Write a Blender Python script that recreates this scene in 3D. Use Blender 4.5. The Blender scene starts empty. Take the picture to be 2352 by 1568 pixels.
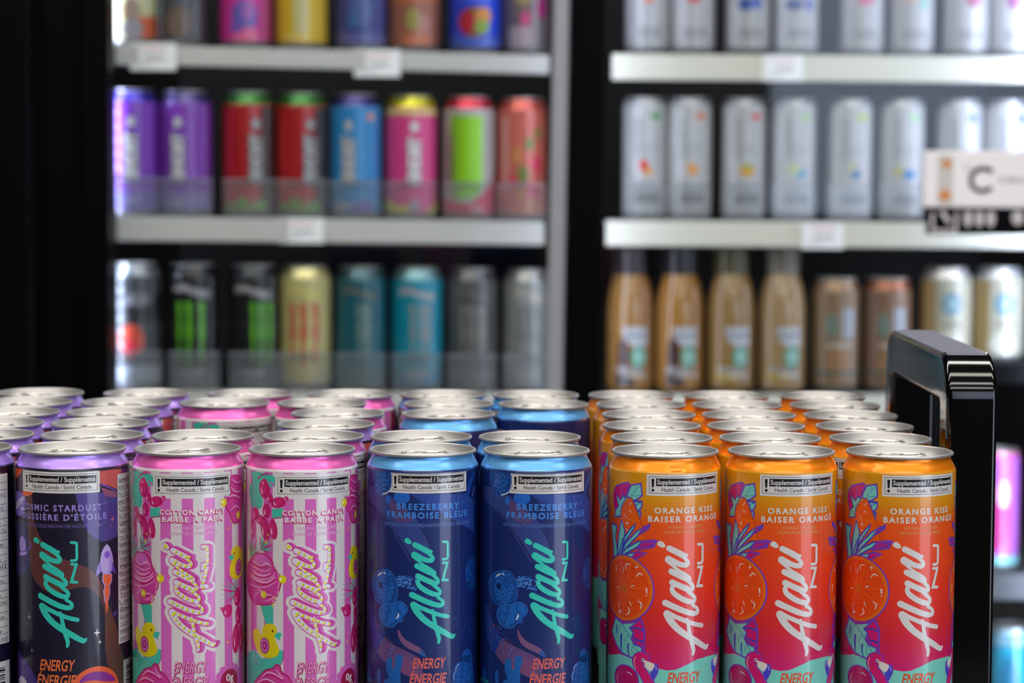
import bpy, math, random
from mathutils import Matrix, Vector, geometry
random.seed(7)
S = bpy.context.scene
COL = S.collection
R_ = math.radians

# ------------------------------------------------------------------ camera, world, exposure, room lights
FPX = 5560.0
PITCH = 4.34
ROLL = 0.25
SHELF_Z = 0.90                       # top of the rack shelf the cans stand on
CAN_H = 0.156
CAMZ = SHELF_Z + CAN_H + 0.1481
CAM_ROT = Matrix.Rotation(R_(90 - PITCH), 4, 'X') @ Matrix.Rotation(R_(ROLL), 4, 'Z')
cam_d = bpy.data.cameras.new('camera')
cam = bpy.data.objects.new('camera', cam_d)
COL.objects.link(cam)
cam.matrix_world = Matrix.Translation((0, 0, CAMZ)) @ CAM_ROT
cam_d.sensor_width = 36.0
cam_d.lens = FPX / 2352 * 36.0
cam_d.clip_start = 0.01
cam_d.dof.use_dof = True
cam_d.dof.focus_distance = 1.225
cam_d.dof.aperture_fstop = 9.9
S.camera = cam

w = bpy.data.worlds.new('world')
S.world = w
w.use_nodes = True
w.node_tree.nodes['Background'].inputs[0].default_value = (0.85, 0.92, 1.0, 1)
w.node_tree.nodes['Background'].inputs[1].default_value = 0.25

S.view_settings.view_transform = 'Standard'
S.view_settings.look = 'None'
S.view_settings.gamma = 1.0
S.view_settings.exposure = 0.0
S.view_settings.use_curve_mapping = False
try:
    S.cycles.max_bounces = 8
    S.cycles.transparent_max_bounces = 12
    S.cycles.sample_clamp_indirect = 6.0
    S.cycles.caustics_reflective = False
    S.cycles.caustics_refractive = False
except Exception:
    pass

CEIL_STRENGTH = 7.9
WIN_SIDE = 3.4
WIN_BACK = 1.8
LED = 48.0

def ray(px, py):
    d = Vector(((px - 1176) / FPX, -(py - 784) / FPX, -1.0))
    return (CAM_ROT.to_3x3() @ d)

def at(px, py, Y):
    """world point at depth plane y = Y that shows at pixel (px, py)"""
    d = ray(px, py)
    t = Y / d.y
    return Vector((d.x * t, Y, CAMZ + d.z * t))

# ------------------------------------------------------------------ materials
def lin(c):
    out = []
    for v in c[:3]:
        v = v / 255.0
        out.append(v / 12.92 if v <= 0.04045 else ((v + 0.055) / 1.055) ** 2.4)
    return out + [1.0]

MATS = {}
def mat(name, rgb=(128, 128, 128), rough=0.5, metal=0.0, coat=0.0, spec=0.5, emit=None, estr=0.0, coat_rough=0.1):
    if name in MATS:
        return MATS[name]
    m = bpy.data.materials.new(name)
    m.use_nodes = True
    b = m.node_tree.nodes['Principled BSDF']
    b.inputs['Base Color'].default_value = lin(rgb)
    b.inputs['Roughness'].default_value = rough
    b.inputs['Metallic'].default_value = metal
    b.inputs['Coat Weight'].default_value = coat
    b.inputs['Coat Roughness'].default_value = coat_rough
    b.inputs['Specular IOR Level'].default_value = spec
    if emit:
        b.inputs['Emission Color'].default_value = lin(emit)
        b.inputs['Emission Strength'].default_value = estr
    MATS[name] = m
    return m

def ink(rgb):
    """printed ink on an aluminium can"""
    return mat('ink_%02x%02x%02x' % tuple(int(v) for v in rgb), rgb, rough=0.38, metal=0.12, coat=0.6, coat_rough=0.07)

def neckm(rgb):
    return mat('neck_%02x%02x%02x' % tuple(rgb), rgb, rough=0.33, metal=0.55, coat=0.25)

def noise_rough(m, scale, lo, hi, bump=0.0):
    nt = m.node_tree
    b = nt.nodes['Principled BSDF']
    tc = nt.nodes.new('ShaderNodeTexCoord')
    n = nt.nodes.new('ShaderNodeTexNoise')
    n.inputs['Scale'].default_value = scale
    n.inputs['Detail'].default_value = 4
    mr = nt.nodes.new('ShaderNodeMapRange')
    mr.inputs['To Min'].default_value = lo
    mr.inputs['To Max'].default_value = hi
    nt.links.new(tc.outputs['Object'], n.inputs['Vector'])
    nt.links.new(n.outputs['Fac'], mr.inputs['Value'])
    nt.links.new(mr.outputs['Result'], b.inputs['Roughness'])
    if bump:
        bp = nt.nodes.new('ShaderNodeBump')
        bp.inputs['Strength'].default_value = bump
        bp.inputs['Distance'].default_value = 0.0005
        nt.links.new(n.outputs['Fac'], bp.inputs['Height'])
        nt.links.new(bp.outputs['Normal'], b.inputs['Normal'])

ALU = mat('brushed_aluminium', (180, 178, 176), rough=0.42, metal=0.7)
ALU_TAB = mat('bright_aluminium', (226, 222, 214), rough=0.3, metal=0.85)
BLACK_GLOSS = mat('black_lacquered_steel', (2, 2, 3), rough=0.1, spec=0.35, coat=0.45, coat_rough=0.04)
DUSTY = mat('dusty_black_steel', (92, 92, 104), rough=0.6)
noise_rough(DUSTY, 700, 0.45, 0.8, 0.5)
BLACK_MATT = mat('black_steel', (3, 3, 4), rough=0.4, spec=0.06)
COOLER_DARK = mat('cooler_black', (20, 20, 22), rough=0.55, spec=0.25)
COOLER_INT = mat('cooler_interior', (26, 28, 30), rough=0.6, spec=0.3)
STEEL_STRIP = mat('door_edge_steel', (150, 152, 156), rough=0.45, metal=0.3)
RAIL = mat('price_rail_plastic', (220, 217, 202), rough=0.45)
RAIL_G = mat('price_rail_grey', (196, 193, 187), rough=0.35)
TAG = mat('tag_paper', (255, 254, 255), rough=0.5)
DECK = mat('shelf_deck_grey', (55, 58, 60), rough=0.5)
SIGN_W = mat('sign_white', (238, 234, 236), rough=0.4)
FLOOR_M = mat('floor_vinyl', (120, 118, 115), rough=0.35)
noise_rough(FLOOR_M, 6, 0.3, 0.5)
WALL_M = mat('wall_paint', (58, 56, 54), rough=0.8)
CEIL_M = mat('ceiling_tile', (120, 118, 115), rough=0.9)
LAMP_M = mat('lamp_tube', (255, 250, 240), emit=(255, 249, 240), estr=CEIL_STRENGTH)
LAMP2_M = mat('lamp_tube_cooler_aisle', (255, 250, 240), emit=(255, 250, 244), estr=12.5)
LED2_M = mat('led_strip_dim', (230, 240, 255), emit=(224, 232, 255), estr=30)
LED_M = mat('led_strip', (230, 240, 255), emit=(214, 226, 255), estr=LED)
WINS_M = mat('window_daylight_side', (230, 240, 255), emit=(222, 234, 255), estr=WIN_SIDE)
WINB_M = mat('window_daylight_back', (220, 230, 250), emit=(190, 208, 240), estr=WIN_BACK)

def glass_mat():
    m = bpy.data.materials.new('door_glass')
    m.use_nodes = True
    nt = m.node_tree
    nt.nodes.clear()
    out = nt.nodes.new('ShaderNodeOutputMaterial')
    mix = nt.nodes.new('ShaderNodeMixShader')
    tr = nt.nodes.new('ShaderNodeBsdfTransparent')
    tr.inputs[0].default_value = (0.95, 0.97, 0.97, 1)
    gl = nt.nodes.new('ShaderNodeBsdfGlossy')
    gl.inputs['Roughness'].default_value = 0.02
    lw = nt.nodes.new('ShaderNodeLayerWeight')
    lw.inputs['Blend'].default_value = 0.5
    pw = nt.nodes.new('ShaderNodeMath'); pw.operation = 'POWER'; pw.inputs[1].default_value = 5.0
    ma = nt.nodes.new('ShaderNodeMath'); ma.operation = 'MULTIPLY_ADD'; ma.inputs[1].default_value = 0.9; ma.inputs[2].default_value = 0.037
    nt.links.new(lw.outputs['Facing'], pw.inputs[0]); nt.links.new(pw.outputs[0], ma.inputs[0])
    nt.links.new(ma.outputs[0], mix.inputs[0])
    nt.links.new(tr.outputs[0], mix.inputs[1])
    nt.links.new(gl.outputs[0], mix.inputs[2])
    nt.links.new(mix.outputs[0], out.inputs[0])
    return m
GLASS = glass_mat()

# ------------------------------------------------------------------ object helpers
def link_mesh(name, me, parent=None, loc=(0, 0, 0)):
    o = bpy.data.objects.new(name, me)
    COL.objects.link(o)
    o.location = loc
    if parent:
        o.parent = parent
    return o

class MB:
    def __init__(s):
        s.v = []; s.f = []; s.mi = []; s.mats = []; s.smooth = []
    def m(s, material):
        if material not in s.mats:
            s.mats.append(material)
        return s.mats.index(material)
    def face(s, pts, material, smooth=False):
        i = len(s.v)
        s.v += [tuple(p) for p in pts]
        s.f.append(tuple(range(i, i + len(pts))))
        s.mi.append(s.m(material)); s.smooth.append(smooth)
    def grid(s, rows, material, close_u=False, smooth=True):
        i = len(s.v); n = len(rows[0])
        for r in rows:
            s.v += [tuple(p) for p in r]
        mi = s.m(material)
        for a in range(len(rows) - 1):
            for b in range(n if close_u else n - 1):
                c = (b + 1) % n
                s.f.append((i + a * n + b, i + a * n + c, i + (a + 1) * n + c, i + (a + 1) * n + b))
                s.mi.append(mi); s.smooth.append(smooth)
    def hexa(s, p, material):
        """8 corners: bottom ring 0-3 then top ring 4-7, counter-clockwise from above"""
        i = len(s.v)
        s.v += [tuple(q) for q in p]
        mi = s.m(material)
        for f in ((3, 2, 1, 0), (4, 5, 6, 7), (0, 1, 5, 4), (1, 2, 6, 5), (2, 3, 7, 6), (3, 0, 4, 7)):
            s.f.append(tuple(i + k for k in f)); s.mi.append(mi); s.smooth.append(False)
    def box(s, a, b, material):
        (x0, y0, z0), (x1, y1, z1) = a, b
        s.hexa([(x0, y0, z0), (x1, y0, z0), (x1, y1, z0), (x0, y1, z0),
                (x0, y0, z1), (x1, y0, z1), (x1, y1, z1), (x0, y1, z1)], material)
    def build(s, name, parent=None, loc=(0, 0, 0), bevel=0.0):
        me = bpy.data.meshes.new(name)
        me.from_pydata(s.v, [], s.f)
        for m in s.mats:
            me.materials.append(m)
        me.polygons.foreach_set('material_index', s.mi)
        me.polygons.foreach_set('use_smooth', s.smooth)
        me.update()
        o = link_mesh(name, me, parent, loc)
        if bevel:
            bv = o.modifiers.new('bevel', 'BEVEL')
            bv.width = bevel; bv.segments = 2; bv.limit_method = 'ANGLE'
        return o

def tag(o, label, cat, group=None, kind=None):
    o['label'] = label
    o['category'] = cat
    if group: o['group'] = group
    if kind: o['kind'] = kind
    return o

def structure(o):
    o['kind'] = 'structure'
    return o

def empty(name, loc, rz=0.0):
    o = bpy.data.objects.new(name, None)
    COL.objects.link(o)
    o.empty_display_size = 0.02
    o.location = loc
    o.rotation_euler = (0, 0, rz)
    return o

def copy_tree(o, parent=None):
    c = o.copy()
    COL.objects.link(c)
    if parent: c.parent = parent
    for ch in [k for k in bpy.data.objects if k.parent == o]:
        copy_tree(ch, c)
    return c

# ------------------------------------------------------------------ room
XL, XR, YB, YF, ZC = -3.2, 3.2, -3.2, 4.3, 2.9
def slab(name, a, b, m):
    mb = MB(); mb.box(a, b, m)
    return structure(mb.build(name))
slab('floor', (XL, YB, -0.05), (XR, YF, 0), FLOOR_M)
slab('ceiling', (XL, YB, ZC), (XR, YF, ZC + 0.05), CEIL_M)
slab('wall_left', (XL - 0.1, YB, 0), (XL, YF, ZC), WALL_M)
slab('wall_far', (XL, YF, 0), (XR, YF + 0.1, ZC), WALL_M)
mb = MB()
mb.box((XR, YB, 0), (XR + 0.1, YF, 0.12), WALL_M)
mb.box((XR, YB, 2.3), (XR + 0.1, YF, ZC), WALL_M)
mb.box((XR, -0.55, 0.12), (XR + 0.1, YF, 2.3), WALL_M)
mb.box((XR, YB, 0.12), (XR + 0.1, -3.05, 2.3), WALL_M)
structure(mb.build('wall_right'))
mb = MB()
mb.box((XL, YB - 0.1, 0), (0.95, YB, ZC), WALL_M)
mb.box((0.95, YB - 0.1, 0), (XR, YB, 1.0), WALL_M)
mb.box((0.95, YB - 0.1, 2.5), (XR, YB, ZC), WALL_M)
mb.box((2.9, YB - 0.1, 1.0), (XR, YB, 2.5), WALL_M)
structure(mb.build('wall_rear'))
mb = MB(); mb.box((XR + 0.04, -3.05, 0.12), (XR + 0.06, -0.55, 2.3), WINS_M)
structure(mb.build('window_1'))
mb = MB(); mb.box((0.95, YB - 0.06, 1.0), (2.9, YB - 0.04, 2.5), WINB_M)
structure(mb.build('window_2'))

for i, y in enumerate((-2.2, -0.9, 0.4, 1.7)):
    o = empty('ceiling_light', (0, y, ZC))
    tag(o, 'long white ceiling light fitting, number %s from the coolers' % ('four', 'three', 'two', 'one')[i], 'ceiling light', 'ceiling light fittings')
    b = MB(); b.box((-2.2, -0.18, -0.05), (2.2, 0.18, 0), mat('lamp_housing', (225, 225, 222), 0.5)); b.build('housing', o)
    b = MB(); b.box((-2.15, -0.16, -0.075), (2.15, 0.16, -0.051), LAMP2_M if i == 3 else LAMP_M); b.build('diffuser', o)

# ------------------------------------------------------------------ label art: shapes in millimetres on the unrolled can, wrapped onto the facets
NSEG = 96
_txt_cache = {}
def text_tris(s, bold=0.0, sp=1.0):
    key = (s, bold, sp)
    if key in _txt_cache: return _txt_cache[key]
    cu = bpy.data.curves.new('t', 'FONT')
    cu.body = s; cu.size = 1.0; cu.resolution_u = 3
    cu.offset = bold
    cu.space_character = sp
    o = bpy.data.objects.new('t', cu)
    COL.objects.link(o)
    dg = bpy.context.evaluated_depsgraph_get()
    me = bpy.data.meshes.new_from_object(o.evaluated_get(dg))
    me.calc_loop_triangles()
    tris = [[(me.vertices[i].co.x, me.vertices[i].co.y) for i in t.vertices] for t in me.loop_triangles]
    xs = [p[0] for t in tris for p in t]
    r = (tris, min(xs), max(xs))
    bpy.data.objects.remove(o); bpy.data.curves.remove(cu); bpy.data.meshes.remove(me)
    _txt_cache[key] = r
    return r
CAP = 0.70     # cap height of the built-in font at size 1 (measured below)
_t = text_tris('H')
CAP = max(p[1] for t in _t[0] for p in t)

def catmull(pts, closed=False, n=5):
    out = []
    N = len(pts)
    D = len(pts[0])
    rng = N if closed else N - 1
    for i in range(rng):
        g = lambda k: pts[k % N] if closed else pts[max(0, min(N - 1, k))]
        a, b, c, d = g(i - 1), g(i), g(i + 1), g(i + 2)
        for j in range(n):
            t = j / n
            out.append(tuple(0.5 * ((2 * b[k]) + (-a[k] + c[k]) * t + (2 * a[k] - 5 * b[k] + 4 * c[k] - d[k]) * t * t + (-a[k] + 3 * b[k] - 3 * c[k] + d[k]) * t ** 3) for k in range(D)))
    if not closed: out.append(tuple(pts[-1]))
    return out

class Art:
    """collects flat shapes in (u, v) millimetres; u runs right around the can seen from outside, v is height above the base"""
    def __init__(s, R, crops=None, cx=None, cy=None):
        s.R = R; s.tris = []; s.crops = crops; s.cx = cx; s.cy = cy
        s.mirror = None; s.rec = None
    def uv(s, c, x, y):
        """crop point -> label (u, v) through the ray / cylinder hit on the traced can"""
        ox, oy, sc = s.crops[c]
        d = ray(ox + x / sc, oy + y / sc)
        R = s.R / 1000
        a = d.x ** 2 + d.y ** 2
        b = -2 * (d.x * s.cx + d.y * s.cy)
        cc = s.cx ** 2 + s.cy ** 2 - R * R
        disc = b * b - 4 * a * cc
        t = (-b - math.sqrt(max(disc, 0))) / (2 * a)
        X, Y, Z = d.x * t, d.y * t, CAMZ + d.z * t
        th = math.atan2(X - s.cx, -(Y - s.cy))
        return (th * s.R, (Z - SHELF_Z) * 1000)
    def C(s, c, pts):
        out = []
        for p in pts:
            q = s.uv(c, p[0], p[1])
            out.append(q + tuple(v / s.crops[c][2] * s.mmpp for v in p[2:]))
        return out
    mmpp = 0.222
    cnt = 0
    def bump(s): s.cnt = (s.cnt + 1) % 6
    def tri(s, t, col, layer):
        layer = layer + s.cnt * 0.19
        s.tris.append((t, col, layer))
        if s.mirror is not None:
            s.tris.append(([(2 * s.mirror - p[0], p[1]) for p in t][::-1], col, layer))
    def poly(s, pts, col, layer=1, smooth=0, outline=None, ow=0.5):
        s.bump()
        if smooth: pts = catmull(pts, True, smooth)
        pts = [p[:2] for p in pts]
        if outline:
            s.stroke([p + (ow,) for p in pts] + [pts[0] + (ow,)], outline, layer + 1, n=0); s.bump()
        for t in geometry.tessellate_polygon([[Vector((p[0], p[1], 0)) for p in pts]]):
            s.tri([pts[i] for i in t], col, layer)
    def ell(s, c, rx, ry, col, layer=1, rot=0, n=20, outline=None, ow=0.5):
        s.bump()
        ca, sa = math.cos(R_(rot)), math.sin(R_(rot))
        pts = []
        for i in range(n):
            a = 2 * math.pi * i / n
            x, y = rx * math.cos(a), ry * math.sin(a)
            pts.append((c[0] + x * ca - y * sa, c[1] + x * sa + y * ca))
        for i in range(1, n - 1):
            s.tri([pts[0], pts[i], pts[i + 1]], col, layer)
        if outline:
            s.stroke([p + (ow,) for p in pts] + [pts[0] + (ow,)], outline, layer + 1, n=0)
    def stroke(s, pts, col, layer=1, n=4, cap=True, capn=10):
        s.bump()
        if n: pts = catmull(pts, False, n)
        q = [pts[0]]
        for p in pts[1:]:
            if math.hypot(p[0] - q[-1][0], p[1] - q[-1][1]) > 1e-5: q.append(p)
        pts = q
        if len(pts) < 2: return
        closed = math.hypot(pts[0][0] - pts[-1][0], pts[0][1] - pts[-1][1]) < 1e-4 and len(pts) > 3
        dirs = []
        for a, b in zip(pts, pts[1:]):
            L = math.hypot(b[0] - a[0], b[1] - a[1]); dirs.append(((b[0] - a[0]) / L, (b[1] - a[1]) / L))
        L_, R2 = [], []
        for i, p in enumerate(pts):
            d0 = dirs[i - 1] if (i > 0 or closed) else dirs[0]
            if i == 0 and closed: d0 = dirs[-1]
            d1 = dirs[i] if i < len(dirs) else (dirs[0] if closed else dirs[-1])
            tx, ty = d0[0] + d1[0], d0[1] + d1[1]
            tl = math.hypot(tx, ty)
            if tl < 0.3: tx, ty, tl = d1[0], d1[1], 1.0
            tx /= tl; ty /= tl
            nx, ny = -ty, tx
            k = min(1.9, 1.0 / max(0.4, -d1[1] * nx + d1[0] * ny))
            w_ = p[2] / 2 * k
            L_.append((p[0] + nx * w_, p[1] + ny * w_)); R2.append((p[0] - nx * w_, p[1] - ny * w_))
        for i in range(len(pts) - 1):
            ly = layer + (i % 3) * 0.15
            s.tri([L_[i], R2[i], R2[i + 1]], col, ly); s.tri([L_[i], R2[i + 1], L_[i + 1]], col, ly)
        if cap and not closed:
            for p, d, sg in ((pts[0], dirs[0], -1), (pts[-1], dirs[-1], 1)):
                if p[2] > 0.25:
                    a0 = math.atan2(d[1], d[0]) + (0 if sg > 0 else math.pi)
                    pp = [(p[0] + p[2] / 2 * math.cos(a0 - math.pi / 2 + math.pi * j / 8), p[1] + p[2] / 2 * math.sin(a0 - math.pi / 2 + math.pi * j / 8)) for j in range(9)]
                    for j in range(8): s.tri([(p[0], p[1]), pp[j], pp[j + 1]], col, layer)
    def text(s, t, p0, p1, h, col, layer=3, bold=0.03, shear=0.0, rot90=False, sp=1.0):
        s.bump()
        tris, x0, x1 = text_tris(t, bold, sp)
        W = math.hypot(p1[0] - p0[0], p1[1] - p0[1])
        sx = W / (x1 - x0); sy = h / CAP
        for tr in tris:
            q = []
            for (x, y) in tr:
                a = (x - x0) * sx + y * sy * shear
                b = y * sy
                if rot90: q.append((p0[0] - b, p0[1] + a))
                else: q.append((p0[0] + a, p0[1] + b))
            s.tri(q, col, layer)
    def ctext(s, c, t, a, b, h, col, layer=3, bold=0.03, shear=0.0, sp=1.0):
        A, B = s.uv(c, *a), s.uv(c, *b)
        v = (A[1] + B[1]) / 2
        s.text(t, (A[0], v), (B[0], v), h / s.crops[c][2] * s.mmpp, col, layer, bold, shear, sp=sp)
    def rect(s, u0, v0, u1, v1, col, layer=1):
        s.tri([(u0, v0), (u1, v0), (u1, v1)], col, layer); s.tri([(u0, v0), (u1, v1), (u0, v1)], col, layer)
    def star(s, c, r, col, layer=3):
        pts = []
        for i in range(8):
            rr = r if i % 2 == 0 else r * 0.26
            a = math.pi / 4 * i
            pts.append((c[0] + rr * math.cos(a) * 0.8, c[1] + rr * math.sin(a)))
        for i in range(8):
            s.tri([c, pts[i], pts[(i + 1) % 8]], col, layer)

def clip(poly, axis, lim, keep_greater):
    out = []
    n = len(poly)
    for i in range(n):
        a, b = poly[i], poly[(i + 1) % n]
        ia = (a[axis] >= lim) if keep_greater else (a[axis] <= lim)
        ib = (b[axis] >= lim) if keep_greater else (b[axis] <= lim)
        if ia: out.append(a)
        if ia != ib:
            t = (lim - a[axis]) / (b[axis] - a[axis])
            out.append((a[0] + (b[0] - a[0]) * t, a[1] + (b[1] - a[1]) * t))
    return out

def can_mesh(name, profile, art=None, R=28.7, vmin=9.0, vmax=146.6, nseg=NSEG, loff=0.007, dent=None):
    """profile: list of (r, z, material) in mm from base to top; material paints the band above the point"""
    v = []; nrm = []; f = []; mi = []; mats = []
    def midx(m):
        if m not in mats: mats.append(m)
        return mats.index(m)
    P = profile
    dth = 2 * math.pi / nseg
    # normals of the profile
    pn = []
    for i, p in enumerate(P):
        a = P[max(0, i - 1)]; b = P[min(len(P) - 1, i + 1)]
        dr, dz = b[0] - a[0], b[1] - a[1]
        L = math.hypot(dr, dz) or 1
        pn.append((dz / L, -dr / L))
    for i, p in enumerate(P):
        for k in range(nseg):
            th = k * dth
            r = p[0]; z = p[1]
            nr, nz = pn[i]
            if dent:
                d0, z0, sa, sz, amp = dent
                dd = amp * math.exp(-((th - d0) / sa) ** 4 - ((z - z0) / sz) ** 2)
                g = dd * (-2 * (z - z0) / sz ** 2)
                r -= dd
                nz = nz + g * 0.9
            v.append((r * math.sin(th) / 1000, -r * math.cos(th) / 1000, z / 1000))
            nv = Vector((nr * math.sin(th), -nr * math.cos(th), nz)).normalized()
            nrm.append(nv[:])
    for i in range(len(P) - 1):
        m = midx(P[i][2])
        for k in range(nseg):
            c = (k + 1) % nseg
            f.append((i * nseg + k, i * nseg + c, (i + 1) * nseg + c, (i + 1) * nseg + k)); mi.append(m)
    if art:
        step = dth * R
        cache = {}
        for (t, col, layer) in art.tris:
            us = [p[0] for p in t]
            area = (t[1][0] - t[0][0]) * (t[2][1] - t[0][1]) - (t[2][0] - t[0][0]) * (t[1][1] - t[0][1])
            if abs(area) < 1e-7: continue
            if area < 0: t = t[::-1]
            poly0 = clip(clip(t, 1, vmin, True), 1, vmax, False) if (min(p[1] for p in t) < vmin or max(p[1] for p in t) > vmax) else t
            if len(poly0) < 3: continue
            k0 = math.floor(min(us) / step); k1 = math.floor(max(us) / step)
            m = midx(ink(col) if not hasattr(col, 'node_tree') else col)
            off = layer * loff
            for k in range(k0, k1 + 1):
                pc = poly0
                if k1 > k0:
                    pc = clip(clip(poly0, 0, k * step, True), 0, (k + 1) * step, False)
                if len(pc) < 3: continue
                th0 = k * dth
                s0, c0 = math.sin(th0), math.cos(th0)
                s1, c1 = math.sin(th0 + dth), math.cos(th0 + dth)
                idx = []
                for (u, vv) in pc:
                    tt = u / step - k
                    key = (round(u, 3), round(vv, 3), layer, m)
                    if key in cache and abs(tt) > 1e-3 and abs(tt - 1) > 1e-3:
                        idx.append(cache[key]); continue
                    x = (s0 + (s1 - s0) * tt) * (R + off); y = -(c0 + (c1 - c0) * tt) * (R + off)
                    if dent:
                        d0, z0, sa, sz, amp = dent
                        thh = u / R
                        dd = amp * math.exp(-((thh - d0) / sa) ** 4 - ((vv - z0) / sz) ** 2)
                        x *= (R - dd) / R; y *= (R - dd) / R
                    th = u / R
                    cache[key] = len(v)
                    idx.append(len(v))
                    v.append((x / 1000, y / 1000, vv / 1000)); nrm.append((math.sin(th), -math.cos(th), 0.0))
                if len(set(idx)) < 3: continue
                f.append(tuple(dict.fromkeys(idx))); mi.append(m)
    me = bpy.data.meshes.new(name)
    me.from_pydata(v, [], f)
    for m in mats: me.materials.append(m)
    me.polygons.foreach_set('material_index', mi)
    me.polygons.foreach_set('use_smooth', [True] * len(f))
    me.update()
    me.normals_split_custom_set_from_vertices(nrm)
    return me

def sleek_profile(neck, label, base=None):
    base = base or ALU
    return [(0.1, 8, base), (16, 7, base), (21.5, 1, base), (23, 0, base), (24.5, 1, base), (27.6, 6, base), (28.55, 9, label), (28.7, 12, label),
            (28.7, 60, label), (28.7, 146.6, label), (28.55, 147.3, label), (28.25, 148.0, neck),
            (27.7, 149.2, neck), (27.1, 150.3, neck), (26.45, 151.4, neck), (26.0, 152.4, neck), (25.75, 153.3, neck), (25.65, 154.6, neck)]

def tall_profile(neck, label):
    return [(0.1, 8, ALU), (20, 7, ALU), (25, 1, ALU), (27, 0, ALU), (29, 1.5, ALU), (32.3, 8, label), (33.0, 12, label),
            (33.0, 80, label), (33.0, 139, label), (32.4, 141.5, neck), (30.8, 145.5, neck), (28.8, 149.5, neck), (27.2, 152.5, neck), (26.6, 154.5, neck)]

def lid_mesh(name, top, rr=27.3, nseg=64, detail=True):
    P = [(rr - 1.6, top - 1.9), (rr - 0.4, top - 1.75), (rr, top - 1.25), (rr, top - 0.6), (rr - 0.25, top - 0.15), (rr - 0.7, top), (rr - 1.1, top - 0.1),
         (rr - 1.45, top - 0.6), (rr - 1.7, top - 1.6), (rr - 3.0, top - 4.2), (rr - 4.1, top - 5.6), (rr - 4.5, top - 6.0), (rr - 5.0, top - 5.9),
         (rr - 5.3, top - 5.0), (rr - 5.8, top - 4.3), (rr - 7.2, top - 4.15), (rr - 7.6, top - 4.35), (rr - 8.4, top - 4.35), (rr - 8.8, top - 4.15), (0.05, top - 4.1)]
    prof = [(r, z, ALU) for r, z in P]
    return can_mesh(name, prof, None, nseg=nseg)

def tab_mesh(name, top):
    """ring-pull tab: curled oval loop with a finger hole, nose plate and rivet"""
    mb = MB()
    z0 = (top - 2.9) / 1000
    def loop(cx, cy, rx, ry, tube, z, n=36, k=8, sq=2.4, zt=0.0, m=ALU_TAB):
        rows = []
        for i in range(n):
            a = 2 * math.pi * i / n
            ca, sa = math.cos(a), math.sin(a)
            x = cx + rx * math.copysign(abs(ca) ** (2 / sq), ca)
            y = cy + ry * math.copysign(abs(sa) ** (2 / sq), sa)
            nx, ny = ca * ry, sa * rx
            L = math.hypot(nx, ny); nx /= L; ny /= L
            row = []
            for j in range(k):
                b = 2 * math.pi * j / k
                row.append(((x + nx * tube * math.cos(b)) / 1000, (y + ny * tube * math.cos(b)) / 1000, z + (tube * 0.75 * math.sin(b) + zt * y) / 1000))
            rows.append(row)
        rows.append(rows[0])
        mb.grid(rows, m, close_u=True)
    def disc(cx, cy, rx, ry, z, m=ALU_TAB, h=0.35, n=28):
        top_ = [((cx + rx * math.cos(2 * math.pi * i / n)) / 1000, (cy + ry * math.sin(2 * math.pi * i / n)) / 1000, z) for i in range(n)]
        bot = [(p[0], p[1], z - h / 1000) for p in top_]
        mb.grid([bot, top_], m, close_u=True)
        mb.face(top_, m, True)
    loop(0, -1.0, 7.0, 11.5, 0.95, z0 + 0.0004, zt=-0.02)
    loop(0, -5.0, 4.6, 4.6, 0.8, z0 + 0.0004, sq=2.2)
    disc(0, 4.6, 5.8, 4.8, z0 + 0.0003)
    disc(0, 2.2, 2.4, 2.4, z0 + 0.0011, h=0.9)
    # web between finger hole and outer loop
    for sx in (-1, 1):
        mb.face([(sx * 4.6 / 1000, -0.006, z0 + 0.0003), (sx * 6.6 / 1000, -0.006, z0 + 0.0003), (sx * 6.6 / 1000, 0.004, z0 + 0.0003), (sx * 4.2 / 1000, 0.001, z0 + 0.0003)][::sx], ALU_TAB)
    # scored opening raised on the panel
    disc(0, 13.0, 7.5, 5.0, z0 - 0.00105, m=ALU, h=0.25)
    me_o = mb.build(name)
    me = me_o.data
    bpy.data.objects.remove(me_o)
    me.name = name
    return me

# ------------------------------------------------------------------ the four flavours of the front cans
Y0 = 1.229; ROWP = 0.0577
FRONT_X = {0: -97, 1: 166.5, 2: 431, 3: 693.5, 4: 971, 5: 1232, 6: 1528, 7: 1795, 8: 2066}
def can_x(px, row=0):
    Y = Y0 + row * ROWP
    py = 1029 - (0, 34, 60, 84, 105, 125)[row]
    return at(px, py, Y).x
WHT = (212, 208, 206); BLK = (14, 14, 16)

def sticker(A, uc, vtop, wd=42.5):
    h = 11.0; u0 = uc - wd / 2; u1 = uc + wd / 2; vb = vtop - h
    A.rect(u0, vb, u1, vtop, WHT, 4)
    a0, a1, b0, b1 = u0 + 1.3, u1 - 1.3, vb + 1.2, vtop - 1.3
    for q in ((a0, b0, a1, b0 + 0.22), (a0, b1 - 0.22, a1, b1), (a0, b0, a0 + 0.22, b1), (a1 - 0.22, b0, a1, b1)):
        A.rect(*q, BLK, 5)
    A.stroke([(a0 + 2.0, b1 - 1.2, 1.5), (a0 + 2.0, b0 + 3.0, 1.0)], BLK, 5, n=0, cap=False)
    A.ell((a0 + 2.0, b0 + 1.6), 0.75, 0.75, BLK, 5)
    A.rect(a0 + 3.6, b0 + 3.7, a1 - 0.7, b1 - 0.9, BLK, 5)
    A.text('Supplemented / Supplémenté', (a0 + 4.2, b0 + 4.6), (a1 - 1.2, b0 + 4.6), 2.35, WHT, 6, bold=0.02)
    A.text('Health Canada / Santé Canada', (a0 + 6.4, b0 + 1.0), (a1 - 3.2, b0 + 1.0), 1.9, BLK, 5, bold=0.008)

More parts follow.
